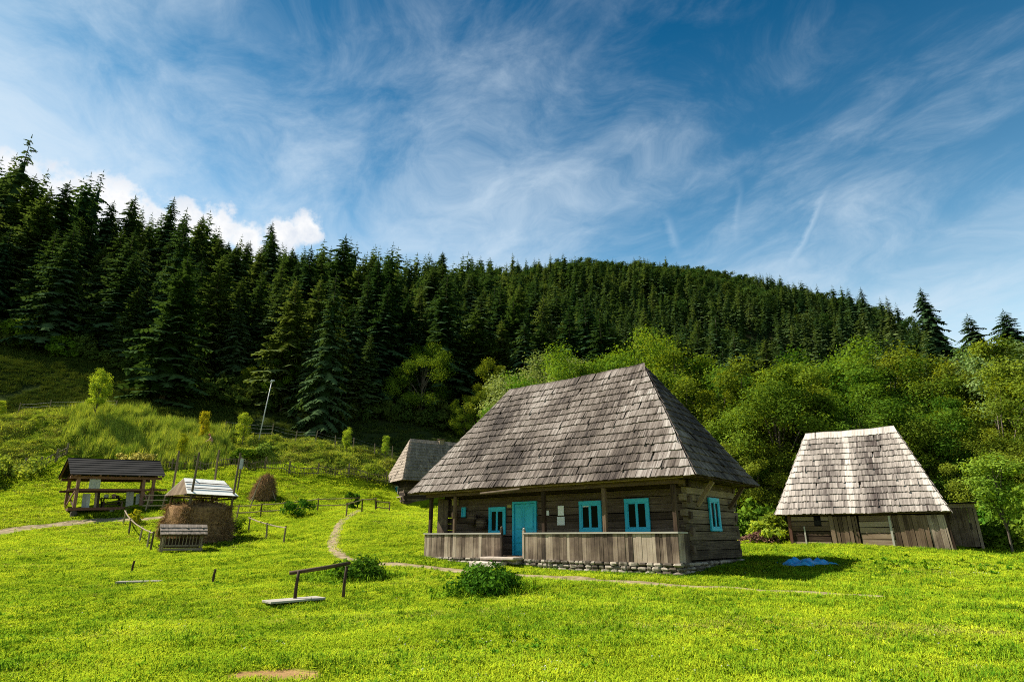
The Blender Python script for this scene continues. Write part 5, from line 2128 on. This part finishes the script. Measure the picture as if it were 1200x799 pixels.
def broad(seed, H=11.0, Rx=3.4, clumps=46, leaves=150, ls=.17, base=.18, top_heavy=.0, clump_r=1.0):
    """limbs carrying separate clumps of leaves with gaps between them"""
    rs = np.random.RandomState(seed)
    zc, rz = H * (base + 1) / 2 + top_heavy, H * (1 - base) / 2
    C, limbs = [], []
    while len(C) < clumps:
        v = rs.normal(size=3)
        v /= np.linalg.norm(v)
        q = rs.uniform(.35, 1.0) ** .5
        lob = 1 + .22 * math.sin(v[0] * 4 + seed) * math.cos(v[1] * 5 + v[2] * 3)
        p = np.array([v[0] * Rx * q * lob, v[1] * Rx * q * lob, zc + v[2] * rz * q * (1 + .08 * rs.normal())])
        if p[2] > H * base * .7:
            C.append(p)
    Q, T = [], []
    for i, c in enumerate(C):
        n = int(leaves * rs.uniform(.5, 1.4))
        cr = clump_r * Rx * rs.uniform(.2, .36)
        t0 = rs.uniform(.2, .8)
        dv = rs.normal(size=(n, 3))
        dv /= np.linalg.norm(dv, axis=1)[:, None]
        pos = dv * (rs.uniform(0, 1, n) ** .42 * (1 + .16 * rs.normal(size=n)))[:, None] * np.array([cr, cr, cr * .78]) * 1.28 + c
        out = pos - np.array([0, 0, zc])
        nr = rs.normal(size=(n, 3)) * .75 + dv * .6 + out / (np.linalg.norm(out, axis=1)[:, None] + 1e-6) * .6 + np.array([0, 0, .5])
        nr /= np.linalg.norm(nr, axis=1)[:, None]
        u = np.cross(nr, rs.normal(size=(n, 3)))
        u /= np.linalg.norm(u, axis=1)[:, None] + 1e-9
        v = np.cross(nr, u)
        s = (ls * rs.uniform(.6, 1.35, n))[:, None]
        Q.append(np.stack([pos - u * s * .9, pos - v * s * .45 + nr * s * .1, pos + u * s * .9, pos + v * s * .45 + nr * s * .1], 1).reshape(-1, 3))
        T.append(np.clip(t0 + rs.uniform(-.3, .3, n), 0, 1))
        if i % 3 == 0:
            limbs.append(((0, 0, max(.12 * H, c[2] * rs.uniform(.35, .6))), tuple(c), .012 * Rx + .012))
    Q = np.concatenate(Q)
    return Q, np.arange(len(Q)).reshape(-1, 4), np.concatenate(T), limbs


def tree(root_name, crown, trunk, label, cat, loc, rz, sc, group, crown_name='crown'):
    T = thing(root_name, label, cat, loc, rz, group)
    T.scale = sc if isinstance(sc, tuple) else (sc, sc, sc)
    c = ob(crown_name, crown, T)
    ob('trunk', trunk, T)
    return T


SPR = []
for i, (rm, dr, dn) in enumerate(((4.0, .42, 1.0), (3.6, .33, .97), (5.0, .50, 1.0), (3.9, .38, .90), (4.6, .26, 1.0))):
    q = spruce(50 + i, 20, rm, 36, 8, 11, .04, dn, dr)
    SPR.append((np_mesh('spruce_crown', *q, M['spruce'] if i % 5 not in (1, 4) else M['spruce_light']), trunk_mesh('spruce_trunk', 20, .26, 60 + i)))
q = spruce(71, 20, 4.0, 19, 6, 9, .03, .82, .5)
SPARSE = (np_mesh('spruce_crown', *q, M['spruce']), trunk_mesh('spruce_trunk', 20, .26, 72))
FAR = []
for i in range(4):
    q = spruce(80 + i, 20, 4.2 + .55 * (i % 3), 20, 6, 5, .06, 1.0, .36)
    FAR.append(ob('far_spruce', np_mesh('far_spruce', *q, M['spruce'] if i % 2 else M['spruce_light']), None, False))

# the special trees of the skyline and of the wood's edge
TAKEN = []


def own_spruce(px, py_top, Y, variant, label, cat='spruce', width=1.0, name='spruce_tree', HT=23.0):
    best = None
    for Yc in np.arange(Y - 22, Y + 60, 2.0):      # stand it where a tree of natural height reaches that tip
        q = at(px, py_top, Yc)
        e = abs(q[2] - h(q[0], q[1]) - HT)
        if best is None or e < best[0]:
            best = (e, Yc)
    t = Vector(at(px, py_top, best[1]))
    g = h(t.x, t.y)
    H = max(t.z - g, 6)
    s = H / 20.3
    c, tr = variant
    T = tree(name, c, tr, label, cat, (t.x, t.y, g), RND.uniform(0, 6), (s * width, s * width, s), None)
    TAKEN.append((t.x, t.y, 2.2))
    return T


own_spruce(38, 158, 100, SPARSE, 'tallest dark spruce rising ragged against the white cloud', width=1.25, HT=27.0)
own_spruce(122, 199, 104, SPARSE, 'tall ragged spruce beside the cloud, second highest on the steep skyline')
own_spruce(205, 230, 112, SPR[0], 'dark pointed spruce standing just above the steep skyline under the cloud')
own_spruce(320, 259, 138, SPR[3], 'spruce whose tip touches the end of the white cloud')
own_spruce(519, 294, 185, SPR[2], 'broad dark spruce standing alone above the saddle of the skyline', width=1.25)
own_spruce(1078, 336, 140, SPR[2], 'big broad spruce with stepped boughs at the low end of the wooded ridge', width=1.15)
own_spruce(1038, 346, 150, SPR[1], 'slim spruce next to the big broad one at the low end of the ridge')
own_spruce(1008, 336, 160, SPR[0], 'tall dense spruce before the ridge drops towards the valley')
own_spruce(1133, 367, 128, SPR[2], 'small rounded conifer standing free against pale sky', width=1.35)
own_spruce(1175, 362, 122, SPR[2], 'wide conifer standing free against pale sky above the silvery tree', width=1.6)
own_spruce(222, 296, 84, SPR[4], 'large sunlit spruce at the wood edge above the steep meadow', width=1.25)
own_spruce(395, 316, 86, SPR[3], 'tall thin brownish spruce at the wood edge above the lamp pole', width=.9)

# the wood on the hill
rs = np.random.RandomState(23)
pts = []
cell = {}


def try_add(x, y, dmin):
    i, j = int(x // 4), int(y // 4)
    k = 2
    for a in range(i - k, i + k + 1):
        for b in range(j - k, j + k + 1):
            for (qx, qy) in cell.get((a, b), ()):
                if (qx - x) ** 2 + (qy - y) ** 2 < dmin * dmin:
                    return False
    cell.setdefault((i, j), []).append((x, y))
    pts.append((x, y))
    return True


for tx, ty, tr_ in TAKEN:
    cell.setdefault((int(tx // 4), int(ty // 4)), []).append((tx, ty))
cand = sector(60000, 70, 400, 24, -50, 50, power=1.6)
cz = hts(cand[:, 0], cand[:, 1])
cpx = pxof(np.c_[cand, cz])
cyb = np.interp(cpx, BASE_PX, BASE_Y)
crest = np.interp(cpx, [-200, 40, 200, 400, 560, 650, 850, 960, 1030, 1085, 1108, 1125], [125, 135, 155, 200, 270, 310, 360, 350, 260, 200, 150, 60])
okc = (cand[:, 1] > cyb + rs.uniform(0, 2, len(cand)) + 9 * (vnoise(cpx * .022 + 40, cpx * 0 + 3.5, 77) - .45)) & (cand[:, 1] < crest) & (cpx > -90) & (cpx < 1290)
for (x, y), g in zip(cand[okc], np.hypot(cand[okc, 0], cand[okc, 1])):
    try_add(x, y, (3.7 + max(0, g - 90) * .001) * rs.uniform(.85, 1.4))
pts = np.array(pts)
pz = hts(pts[:, 0], pts[:, 1])
ppx = pxof(np.c_[pts, pz])
# only trees standing inside the picture count as the nearest three hundred
dist = np.hypot(pts[:, 0], pts[:, 1]) + np.where((ppx < -25) | (ppx > 1225), 300, 0)
order = np.argsort(dist)
near, rest = order[:278], order[278:]
hill = lambda x, y, d_: (15.5 + 6.5 * vnoise(np.array([x * .07 + 50]), np.array([y * .07 + 50]), 81)[0]) * hf(math.hypot(x, y))
hf = lambda d_: float(np.interp(d_ % 300 if d_ > 400 else d_, [95, 220], [1.06, .70]))
for k in near:
    x, y = pts[k]
    v = rs.randint(0, 5)
    H = hill(x, y, dist[k]) * rs.uniform(.6, 1.25)
    s = H / 20
    c, tr_ = SPR[v]
    wd = rs.uniform(.95, 1.5)
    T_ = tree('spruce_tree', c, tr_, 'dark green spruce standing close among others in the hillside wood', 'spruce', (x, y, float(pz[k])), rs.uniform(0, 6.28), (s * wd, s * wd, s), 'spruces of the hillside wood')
    T_.rotation_euler = (rs.uniform(-.045, .045), rs.uniform(-.045, .045), T_.rotation_euler[2])
kind = rs.randint(0, 4, len(rest))
mixed = ((vnoise(pts[rest, 0] * .03 + 50, pts[rest, 1] * .03 + 50, 91) > .66) & (dist[rest] > 190)) | ((rs.uniform(0, 1, len(rest)) < .07) & (dist[rest] > 120))
for v in range(4):
    k = rest[(kind == v) & ~mixed]
    H = np.array([hill(*pts[i], dist[i]) for i in k]) * rs.uniform(.65, 1.25, len(k)) / 20
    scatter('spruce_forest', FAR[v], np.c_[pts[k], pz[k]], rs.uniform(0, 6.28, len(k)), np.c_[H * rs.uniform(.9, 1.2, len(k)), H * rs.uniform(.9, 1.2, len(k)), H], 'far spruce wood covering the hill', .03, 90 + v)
q = broad(95, 11, 3.6, 26, 60, .42, .12)
fb = ob('far_broadleaf', np_mesh('far_broadleaf', q[0], q[1], q[2], M['hill_leaf']), None, False)
k = rest[mixed]
scatter('broadleaf_forest', fb, np.c_[pts[k], pz[k]], rs.uniform(0, 6.28, len(k)), rs.uniform(.7, 1.05, len(k)), 'far broadleaf trees mixed into the wood near the hilltop', .05, 99)

# broadleaf trees
BRD = []
for i in range(4):
    v, f, t, lm = broad(110 + i, 11, 3.5 + .2 * i, 60, 520, .105, .06, 0, .72)
    BRD.append((np_mesh('broadleaf_crown', v, f, t, M['broadleaf']), trunk_mesh('broadleaf_trunk', 11, .17, 120 + i, lm, .75)))
WIL = []
for i in range(2):
    v, f, t, lm = broad(130 + i, 11, 4.0, 66, 500, .102, .08, 0, .72)
    WIL.append((np_mesh('broadleaf_crown', v, f, t, M['willow']), trunk_mesh('broadleaf_trunk', 11, .17, 140 + i, lm, .75)))
v, f, t, lm = broad(150, 11, 4.0, 66, 500, .105, .10, 0, .72)
SIL = (np_mesh('broadleaf_crown', v, f, t, M['silver']), trunk_mesh('broadleaf_trunk', 11, .17, 151, lm, .75))
GRP = 'broadleaf trees behind the houses'


def own_broad(px, py_top, Y, variant, label, group=None, width=1.0, name='broadleaf_tree', cat='tree'):
    t = Vector(at(px, py_top, Y))
    g = h(t.x, t.y)
    H = max(t.z - g, 1.0)
    s = H / 11.2
    w = width * (s if isinstance(width, float) else 1)
    return tree(name, variant[0], variant[1], label, cat, (t.x, t.y, g), RND.uniform(0, 6.28), (w, w, s), group)


MID = 'full green broadleaf tree in the dense belt behind the house and stable'
YEL = 'yellow green broadleaf tree in the sunny row above the house roof'
for px, py, Y, v, lb in ((618, 434, 46, WIL[0], YEL), (668, 418, 48, WIL[1], YEL), (705, 408, 50, WIL[0], YEL), (745, 396, 50, WIL[1], YEL), (788, 397, 47, WIL[0], YEL),
                         (830, 412, 45, BRD[0], MID), (862, 428, 40, BRD[1], MID), (905, 415, 44, BRD[2], MID), (898, 432, 37, BRD[3], MID), (945, 404, 46, BRD[0], MID), (935, 455, 36.5, BRD[1], MID),
                         (985, 405, 44, WIL[1], YEL.replace('above the house roof', 'above the stable ridge')), (1025, 404, 46, BRD[2], MID), (990, 450, 37, BRD[3], MID), (1058, 418, 42, BRD[0], MID),
                         (1045, 468, 35.5, BRD[2], MID), (1095, 410, 43, BRD[1], MID), (1090, 460, 35, BRD[0], MID), (1190, 395, 38, BRD[3], MID), (1150, 430, 35, BRD[2], MID), (1235, 420, 34, BRD[1], MID),
                         (1215, 462, 33, BRD[0], MID), (1275, 430, 40, BRD[2], MID), (1140, 500, 32.5, BRD[3], MID),
                         (1290, 480, 30, BRD[3], MID), (870, 500, 36, BRD[0], MID), (845, 470, 38.5, BRD[2], MID), (800, 450, 43, BRD[1], MID)):
    own_broad(px, py, Y, v, lb, GRP)
own_broad(640, 406, 53, SIL, 'silvery green willow peeping over the house ridge')
own_broad(1142, 394, 41, SIL, 'large silvery topped tree above the shed, paler than all around it')

# lighter broadleaf trees at the edge of the dark wood
for px, py, Y, v, lb in ((338, 405, 80, BRD[1], 'pale leafed tree at the wood edge above the lamp pole'), (352, 468, 79.5, BRD[0], 'low dark leafy tree at the foot of the wood beyond the bank'),
                         (497, 400, 84, BRD[3], 'narrow yellowish tree at the dark wood edge above the small cottage'), (575, 425, 80, BRD[1], 'rounded green tree at the wood edge just beyond the house roof'),
                         (545, 460, 80, BRD[2], 'dark bushy tree at the wood foot behind the small cottage'), (415, 470, 81, BRD[3], 'small bushy tree below the tall thin spruce'),
                         (300, 425, 82, BRD[2], 'leafy tree at the wood foot beside the pale leafed one')):
    own_broad(px, py, Y, v, lb, None, 1.0)

# young trees on the bank
YNG = []
for i in range(4):
    YNG.append(broad(160 + i, 5.0, .72 if i < 3 else .85, 40, 150, .07, .26 if i < 3 else .34, .1, 1.6))


def sapling(px, py_top, Y, mat, label, i, width=1.0):
    v, f, t, lm = YNG[i]
    t_ = Vector(at(px, py_top, Y))
    g = h(t_.x, t_.y)
    s = max(t_.z - g, .8) / 5.1
    tree('sapling', np_mesh('sapling_crown', v, f, t, mat), trunk_mesh('sapling_trunk', 5, .05, 170 + i, lm, .85), label, 'young tree', (t_.x, t_.y, g), px, (s * width, s * width, s), None)


sapling(123, 431, 60.5, M['young'], 'tallest young tree on the bank, pale leafed, rising from the tall weeds', 0, 1.0)
sapling(242, 480, 61, M['yellowing'], 'yellowing young tree beside the bending person', 1, .85)
sapling(289, 483, 62, M['young'], 'bright green young tree between lamp pole and bending person', 2, 1.2)
sapling(408, 500, 63, M['young'], 'slim young tree on the bank edge between lamp pole and cottage', 0, .9)
sapling(453, 509, 64, M['young'], 'slim young tree on the bank just above the small cottage roof', 1, .8)
sapling(216, 508, 58, M['yellowing'], 'yellowish sapling below the bending person at the picket fence', 2, .9)
sapling(3, 468, 60, M['young'], 'pale young tree at the edge of the shaded meadow', 1, 1.3)


sapling(1158, 529, 25.2, M['young_dark'], 'small slender green tree standing alone in front of the plank shed', 3, 1.35)


# bushes
def bush(px, Y, w, hh, label, mat, seed, ls=.07, n=26, lv=130, name='bush', cat='bush'):
    p = gnd(px, Y)
    v, f, t, lm = broad(seed, hh, w / 2, n, lv, ls, .02)
    v = v.copy()
    v[:, 2] = np.maximum(v[:, 2], -.05)
    T = thing(name, label, cat, p, RND.uniform(0, 6))
    ob('foliage', np_mesh('foliage', v, f, t, mat), T)
    m = MB(seed)
    for i in range(7):
        a = i * .9
        m.tube([(0, 0, -.1), (math.cos(a) * w * .15, math.sin(a) * w * .15, hh * .45), (math.cos(a) * w * .3, math.sin(a) * w * .3, hh * .75)], [.02, .014, .006], 5)
    m.build('stem', M['bark'], T)
    return T


bush(569, hit(569, 696).y, 1.6, .62, 'dense low green bush in front of the doorstep beside the footpath', M['shrub'], 201, .06, 40, 200)
bush(421, hit(421, 681).y, 1.55, .66, 'dark green bush just behind the footbridge handrail', M['shrub'], 202, .07, 36, 180)
bush(396, hit(396, 680).y, .8, .35, 'low leafy clump between handrail post and the dark bush', M['grass_dark'], 203, .07, 16, 100)
bush(350, 47.3, 2.3, 1.1, 'small bush growing at the long rail fence', M['shrub'], 204, .1, 18, 110)
bush(412, 50.5, 1.2, 1.3, 'upright bush at the upper end of the long rail fence', M['shrub'], 205, .1, 14, 100)
bush(271, 42.5, 1.8, .95, 'leafy clump beside the hay barrack end', M['shrub'], 206, .1, 16, 110)
bush(158, 44, .9, .9, 'yellow flowering clump at the head of the pole fence', M['yellowing'], 207, .07, 14, 90)
bush(32, 84, 6, 4.5, 'dark round bush alone on the shaded meadow', M['shrub'], 208, .3, 26, 130)
bush(75, 82, 4.5, 2.6, 'low dark bush on the shaded meadow below the steep wood', M['shrub'], 209, .3, 20, 120)
bush(8, 53, 4.5, 2.0, 'light green bush at the foot of the mown bank', M['weed'], 210, .16, 24, 140)
bush(898, 29.6, 1.8, .8, 'light green bush behind the bark heap', M['young'], 211, .1, 20, 120)
bush(915, 30.2, 1.6, 1.2, 'nettle clump at the corner of the stable', M['broadleaf'], 212, .1, 20, 120)
bush(885, 31.5, 2.6, 1.3, 'shady bush between big house and stable', M['shrub'], 213, .12, 24, 120)
bush(1180, 26.8, 2.6, .9, 'leafy undergrowth beside the slender tree', M['broadleaf'], 214, .1, 26, 130)
bush(155, 56, 3, 1.5, 'greyish seed headed bush behind the shelter roof', M['grass_dry'], 215, .12, 18, 120)
bush(285, 58.5, 2.6, 1.6, 'dark bush on the bank above the picket fence', M['shrub'], 216, .14, 20, 120)
bush(310, 60, 2.2, 1.3, 'rounded weedy bush on the bank nearer the lamp pole', M['weed'], 217, .14, 18, 120)
# undergrowth along the foot of the trees, a mass nobody could count
ub = broad(220, 1.6, 1.2, 18, 70, .16, .02)
us2 = ob('undergrowth_plant', np_mesh('undergrowth_plant', ub[0], ub[1], ub[2], M['rough']), None, False)
us = ob('undergrowth_plant', np_mesh('undergrowth_plant', ub[0], ub[1], ub[2], M['shrub']), None, False)
rs = np.random.RandomState(33)
P = np.concatenate([np.c_[rs.uniform(6, 40, 320), rs.uniform(30, 42, 320)], np.c_[rs.uniform(22, 36, 60), rs.uniform(27.5, 31, 60)], np.c_[rs.uniform(2, 14, 90), rs.uniform(34, 44, 90)]])
px = pxof(np.c_[P, hts(P[:, 0], P[:, 1])])
P = P[free(P) & (P[:, 1] > np.interp(px, [600, 800, 880, 930, 1110, 1130, 1200], [40, 36, 32.5, 35, 32, 29, 27.5]))]
put('undergrowth', us, P, 34, .6, 1.3, 'shady undergrowth below the broadleaf trees', 0, .2)
pe = []
for px_ in np.linspace(-40, 640, 110):
    yb_ = np.interp(px_, BASE_PX, BASE_Y)
    g = gnd(px_, yb_ + rs.uniform(-2.5, 3))
    pe.append((g.x, g.y))
put('undergrowth', us2, np.array(pe), 35, .7, 2.2, 'dark undergrowth at the foot of the wood', 0, .2)

# ------------------------------------------------------------------ sun, sky, camera
ELEV = 47.5
SX, SY = -.970, .243      # direction towards the sun in plan
sl = bpy.data.lights.new('sun', 'SUN')
sl.energy = 4.6
sl.angle = R(.55)
sl.color = (1.0, .93, .80)
so = bpy.data.objects.new('sun', sl)
COL.objects.link(so)
dirv = Vector((-SX * math.cos(R(ELEV)), -SY * math.cos(R(ELEV)), -math.sin(R(ELEV))))
so.rotation_euler = dirv.to_track_quat('-Z', 'Y').to_euler()
so.location = (-60, 10, 80)

w = bpy.data.worlds.new('World')
SC.world = w
w.use_nodes = True
nt = w.node_tree
nt.nodes.clear()
L = nt.links.new
tc = nd(nt, 'ShaderNodeTexCoord')
sky = nd(nt, 'ShaderNodeTexSky', sky_type='NISHITA')
sky.sun_disc = False
sky.sun_elevation = R(ELEV)
sky.sun_rotation = math.atan2(SX, SY)
sky.altitude = 900
sky.air_density = 1.0
sky.dust_density = .6
sky.ozone_density = 3.0
L(tc.outputs['Generated'], sky.inputs[0])
sep = nd(nt, 'ShaderNodeSeparateXYZ')
L(tc.outputs['Generated'], sep.inputs[0])
X, Y, Z = sep.outputs
# deep polarised blue: darker towards the zenith
tint = ramp(nt, [(.0, (2.7, 2.3, 1.65)), (.28, (2.3, 2.15, 1.55)), (.42, (.95, 1.45, 1.30)), (.56, (.32, .92, .98)), (.70, (.07, .60, .74)), (.83, (.02, .43, .58)), (1, (.02, .34, .48))])
L(Z, tint.inputs[0])
mul = nd(nt, 'ShaderNodeMix', data_type='RGBA', blend_type='MULTIPLY')
mul.inputs[0].default_value = 1
L(sky.outputs[0], mul.inputs[6])
L(tint.outputs[0], mul.inputs[7])
# high thin cloud on a flat layer far above: long wisps running away over the hill
den = mathn(nt, 'ADD', mathn(nt, 'MAXIMUM', Z, 0.0), .14)
cx, cy = mathn(nt, 'DIVIDE', X, den), mathn(nt, 'DIVIDE', Y, den)
cmb = nd(nt, 'ShaderNodeCombineXYZ')
L(mathn(nt, 'ADD', mathn(nt, 'MULTIPLY', cx, 1.0), mathn(nt, 'MULTIPLY', cy, .25)), cmb.inputs[0])
L(mathn(nt, 'MULTIPLY', cy, .8), cmb.inputs[1])
warp = nd(nt, 'ShaderNodeTexNoise', i_Scale=1.6, i_Detail=3.0)
L(cmb.outputs[0], warp.inputs['Vector'])
wv = nd(nt, 'ShaderNodeVectorMath', operation='MULTIPLY_ADD')
L(warp.outputs['Color'], wv.inputs[0])
wv.inputs[1].default_value = (.65, .65, 0)
L(cmb.outputs[0], wv.inputs[2])
ci = nd(nt, 'ShaderNodeTexNoise', i_Scale=2.3, i_Detail=12.0, i_Roughness=.66)
L(wv.outputs[0], ci.inputs['Vector'])
big = nd(nt, 'ShaderNodeTexNoise', i_Scale=.55, i_Detail=2.0)
L(cmb.outputs[0], big.inputs['Vector'])
leftw = mathn(nt, 'MULTIPLY', X, -.33)
cir = mathn(nt, 'ADD', mathn(nt, 'ADD', mathn(nt, 'MULTIPLY', ci.outputs[0], 1.5), mathn(nt, 'MULTIPLY', big.outputs[0], .9)), mathn(nt, 'ADD', leftw, mathn(nt, 'MULTIPLY_ADD', Z, -.75, .45)))
cmap = nd(nt, 'ShaderNodeMapRange', interpolation_type='SMOOTHSTEP')
L(cir, cmap.inputs[0])
cmap.inputs[1].default_value, cmap.inputs[2].default_value, cmap.inputs[3].default_value, cmap.inputs[4].default_value = .90, 1.78, 0.0, .82
m1 = nd(nt, 'ShaderNodeMix', data_type='RGBA')
L(cmap.outputs[0], m1.inputs[0])
L(mul.outputs[2], m1.inputs[6])
m1.inputs[7].default_value = (5.2, 6.1, 6.9, 1)
# bank of bright heaped cloud low over the steep ridge
nrmv = lambda px, py: Vector(ray(px, py)).normalized()
cn = nd(nt, 'ShaderNodeTexNoise', i_Scale=34.0, i_Detail=8.0, i_Roughness=.6)
L(tc.outputs['Generated'], cn.inputs['Vector'])
acc = None
for px, py, rad in ((-10, 205, 2.4), (15, 195, 1.8), (75, 235, 2.9), (110, 222, 2.2), (140, 232, 2.3), (180, 258, 2.2), (222, 254, 2.0), (250, 260, 2.2), (290, 272, 1.8), (330, 264, 1.6), (360, 258, 1.4), (100, 275, 4), (200, 300, 4), (300, 300, 3)):
    d = nd(nt, 'ShaderNodeVectorMath', operation='DISTANCE')
    L(tc.outputs['Generated'], d.inputs[0])
    d.inputs[1].default_value = nrmv(px, py + 10)
    b = mathn(nt, 'DIVIDE', d.outputs['Value'], math.radians(rad))
    acc = b if acc is None else mathn(nt, 'MINIMUM', acc, b)
edge = mathn(nt, 'ADD', acc, mathn(nt, 'MULTIPLY_ADD', cn.outputs[0], 2.1, -1.05))
cm2 = nd(nt, 'ShaderNodeMapRange', interpolation_type='SMOOTHSTEP')
L(edge, cm2.inputs[0])
cm2.inputs[1].default_value, cm2.inputs[2].default_value, cm2.inputs[3].default_value, cm2.inputs[4].default_value = .58, 1.15, 1.0, 0.0
m2 = nd(nt, 'ShaderNodeMix', data_type='RGBA')
L(cm2.outputs[0], m2.inputs[0])
L(m1.outputs[2], m2.inputs[6])
cc = ramp(nt, [(.3, (5.6, 6.0, 6.6)), (.62, (7.4, 7.4, 7.4))])
L(cn.outputs[0], cc.inputs[0])
L(cc.outputs[0], m2.inputs[7])
# thin vapour streaks
last = m2.outputs[2]
for (a, b, wd, k) in (((924, 318), (974, 216), .0065, .22), ((862, 290), (863, 205), .007, .08), ((790, 300), (776, 250), .010, .14)):
    A, B = nrmv(*a), nrmv(*b)
    n_ = A.cross(B).normalized()
    mid = (A + B).normalized()
    half = (A - B).length * .5
    d1 = nd(nt, 'ShaderNodeVectorMath', operation='DOT_PRODUCT')
    L(tc.outputs['Generated'], d1.inputs[0])
    d1.inputs[1].default_value = n_
    d2 = nd(nt, 'ShaderNodeVectorMath', operation='DISTANCE')
    L(tc.outputs['Generated'], d2.inputs[0])
    d2.inputs[1].default_value = mid
    off_ = mathn(nt, 'ADD', d1.outputs['Value'], mathn(nt, 'MULTIPLY_ADD', ci.outputs[0], .05, -.025))
    f1 = mathn(nt, 'SUBTRACT', 1.0, mathn(nt, 'DIVIDE', mathn(nt, 'ABSOLUTE', off_), wd), clamp=True)
    f2 = mathn(nt, 'SUBTRACT', 1.0, mathn(nt, 'POWER', mathn(nt, 'DIVIDE', d2.outputs['Value'], half), 2.0), clamp=True)
    mm = nd(nt, 'ShaderNodeMix', data_type='RGBA')
    L(mathn(nt, 'MULTIPLY', mathn(nt, 'MULTIPLY', f1, f2), k), mm.inputs[0])
    L(last, mm.inputs[6])
    mm.inputs[7].default_value = (7, 7.8, 8.4, 1)
    last = mm.outputs[2]
bg = nd(nt, 'ShaderNodeBackground')
bg.inputs[1].default_value = .058
L(last, bg.inputs[0])
wo = nd(nt, 'ShaderNodeOutputWorld')
L(bg.outputs[0], wo.inputs[0])

cam = bpy.data.cameras.new('camera')
cam.sensor_width = 36
cam.sensor_fit = 'HORIZONTAL'
cam.lens = 36 * F / 1200
cam.clip_end = 6000
co = bpy.data.objects.new('camera', cam)
COL.objects.link(co)
co.location = (0, 0, 0)
co.rotation_euler = (R(90) + PITCH, 0, 0)
SC.camera = co
SC.view_settings.view_transform = 'Standard'
SC.view_settings.look = 'None'
SC.view_settings.exposure = 1.25
SC.view_settings.gamma = 1
SC.view_settings.use_curve_mapping = False
SC.cycles.max_bounces = 6
SC.cycles.diffuse_bounces = 3
SC.cycles.transmission_bounces = 4
SC.cycles.use_denoising = False
SC.cycles.filter_width = 1.05
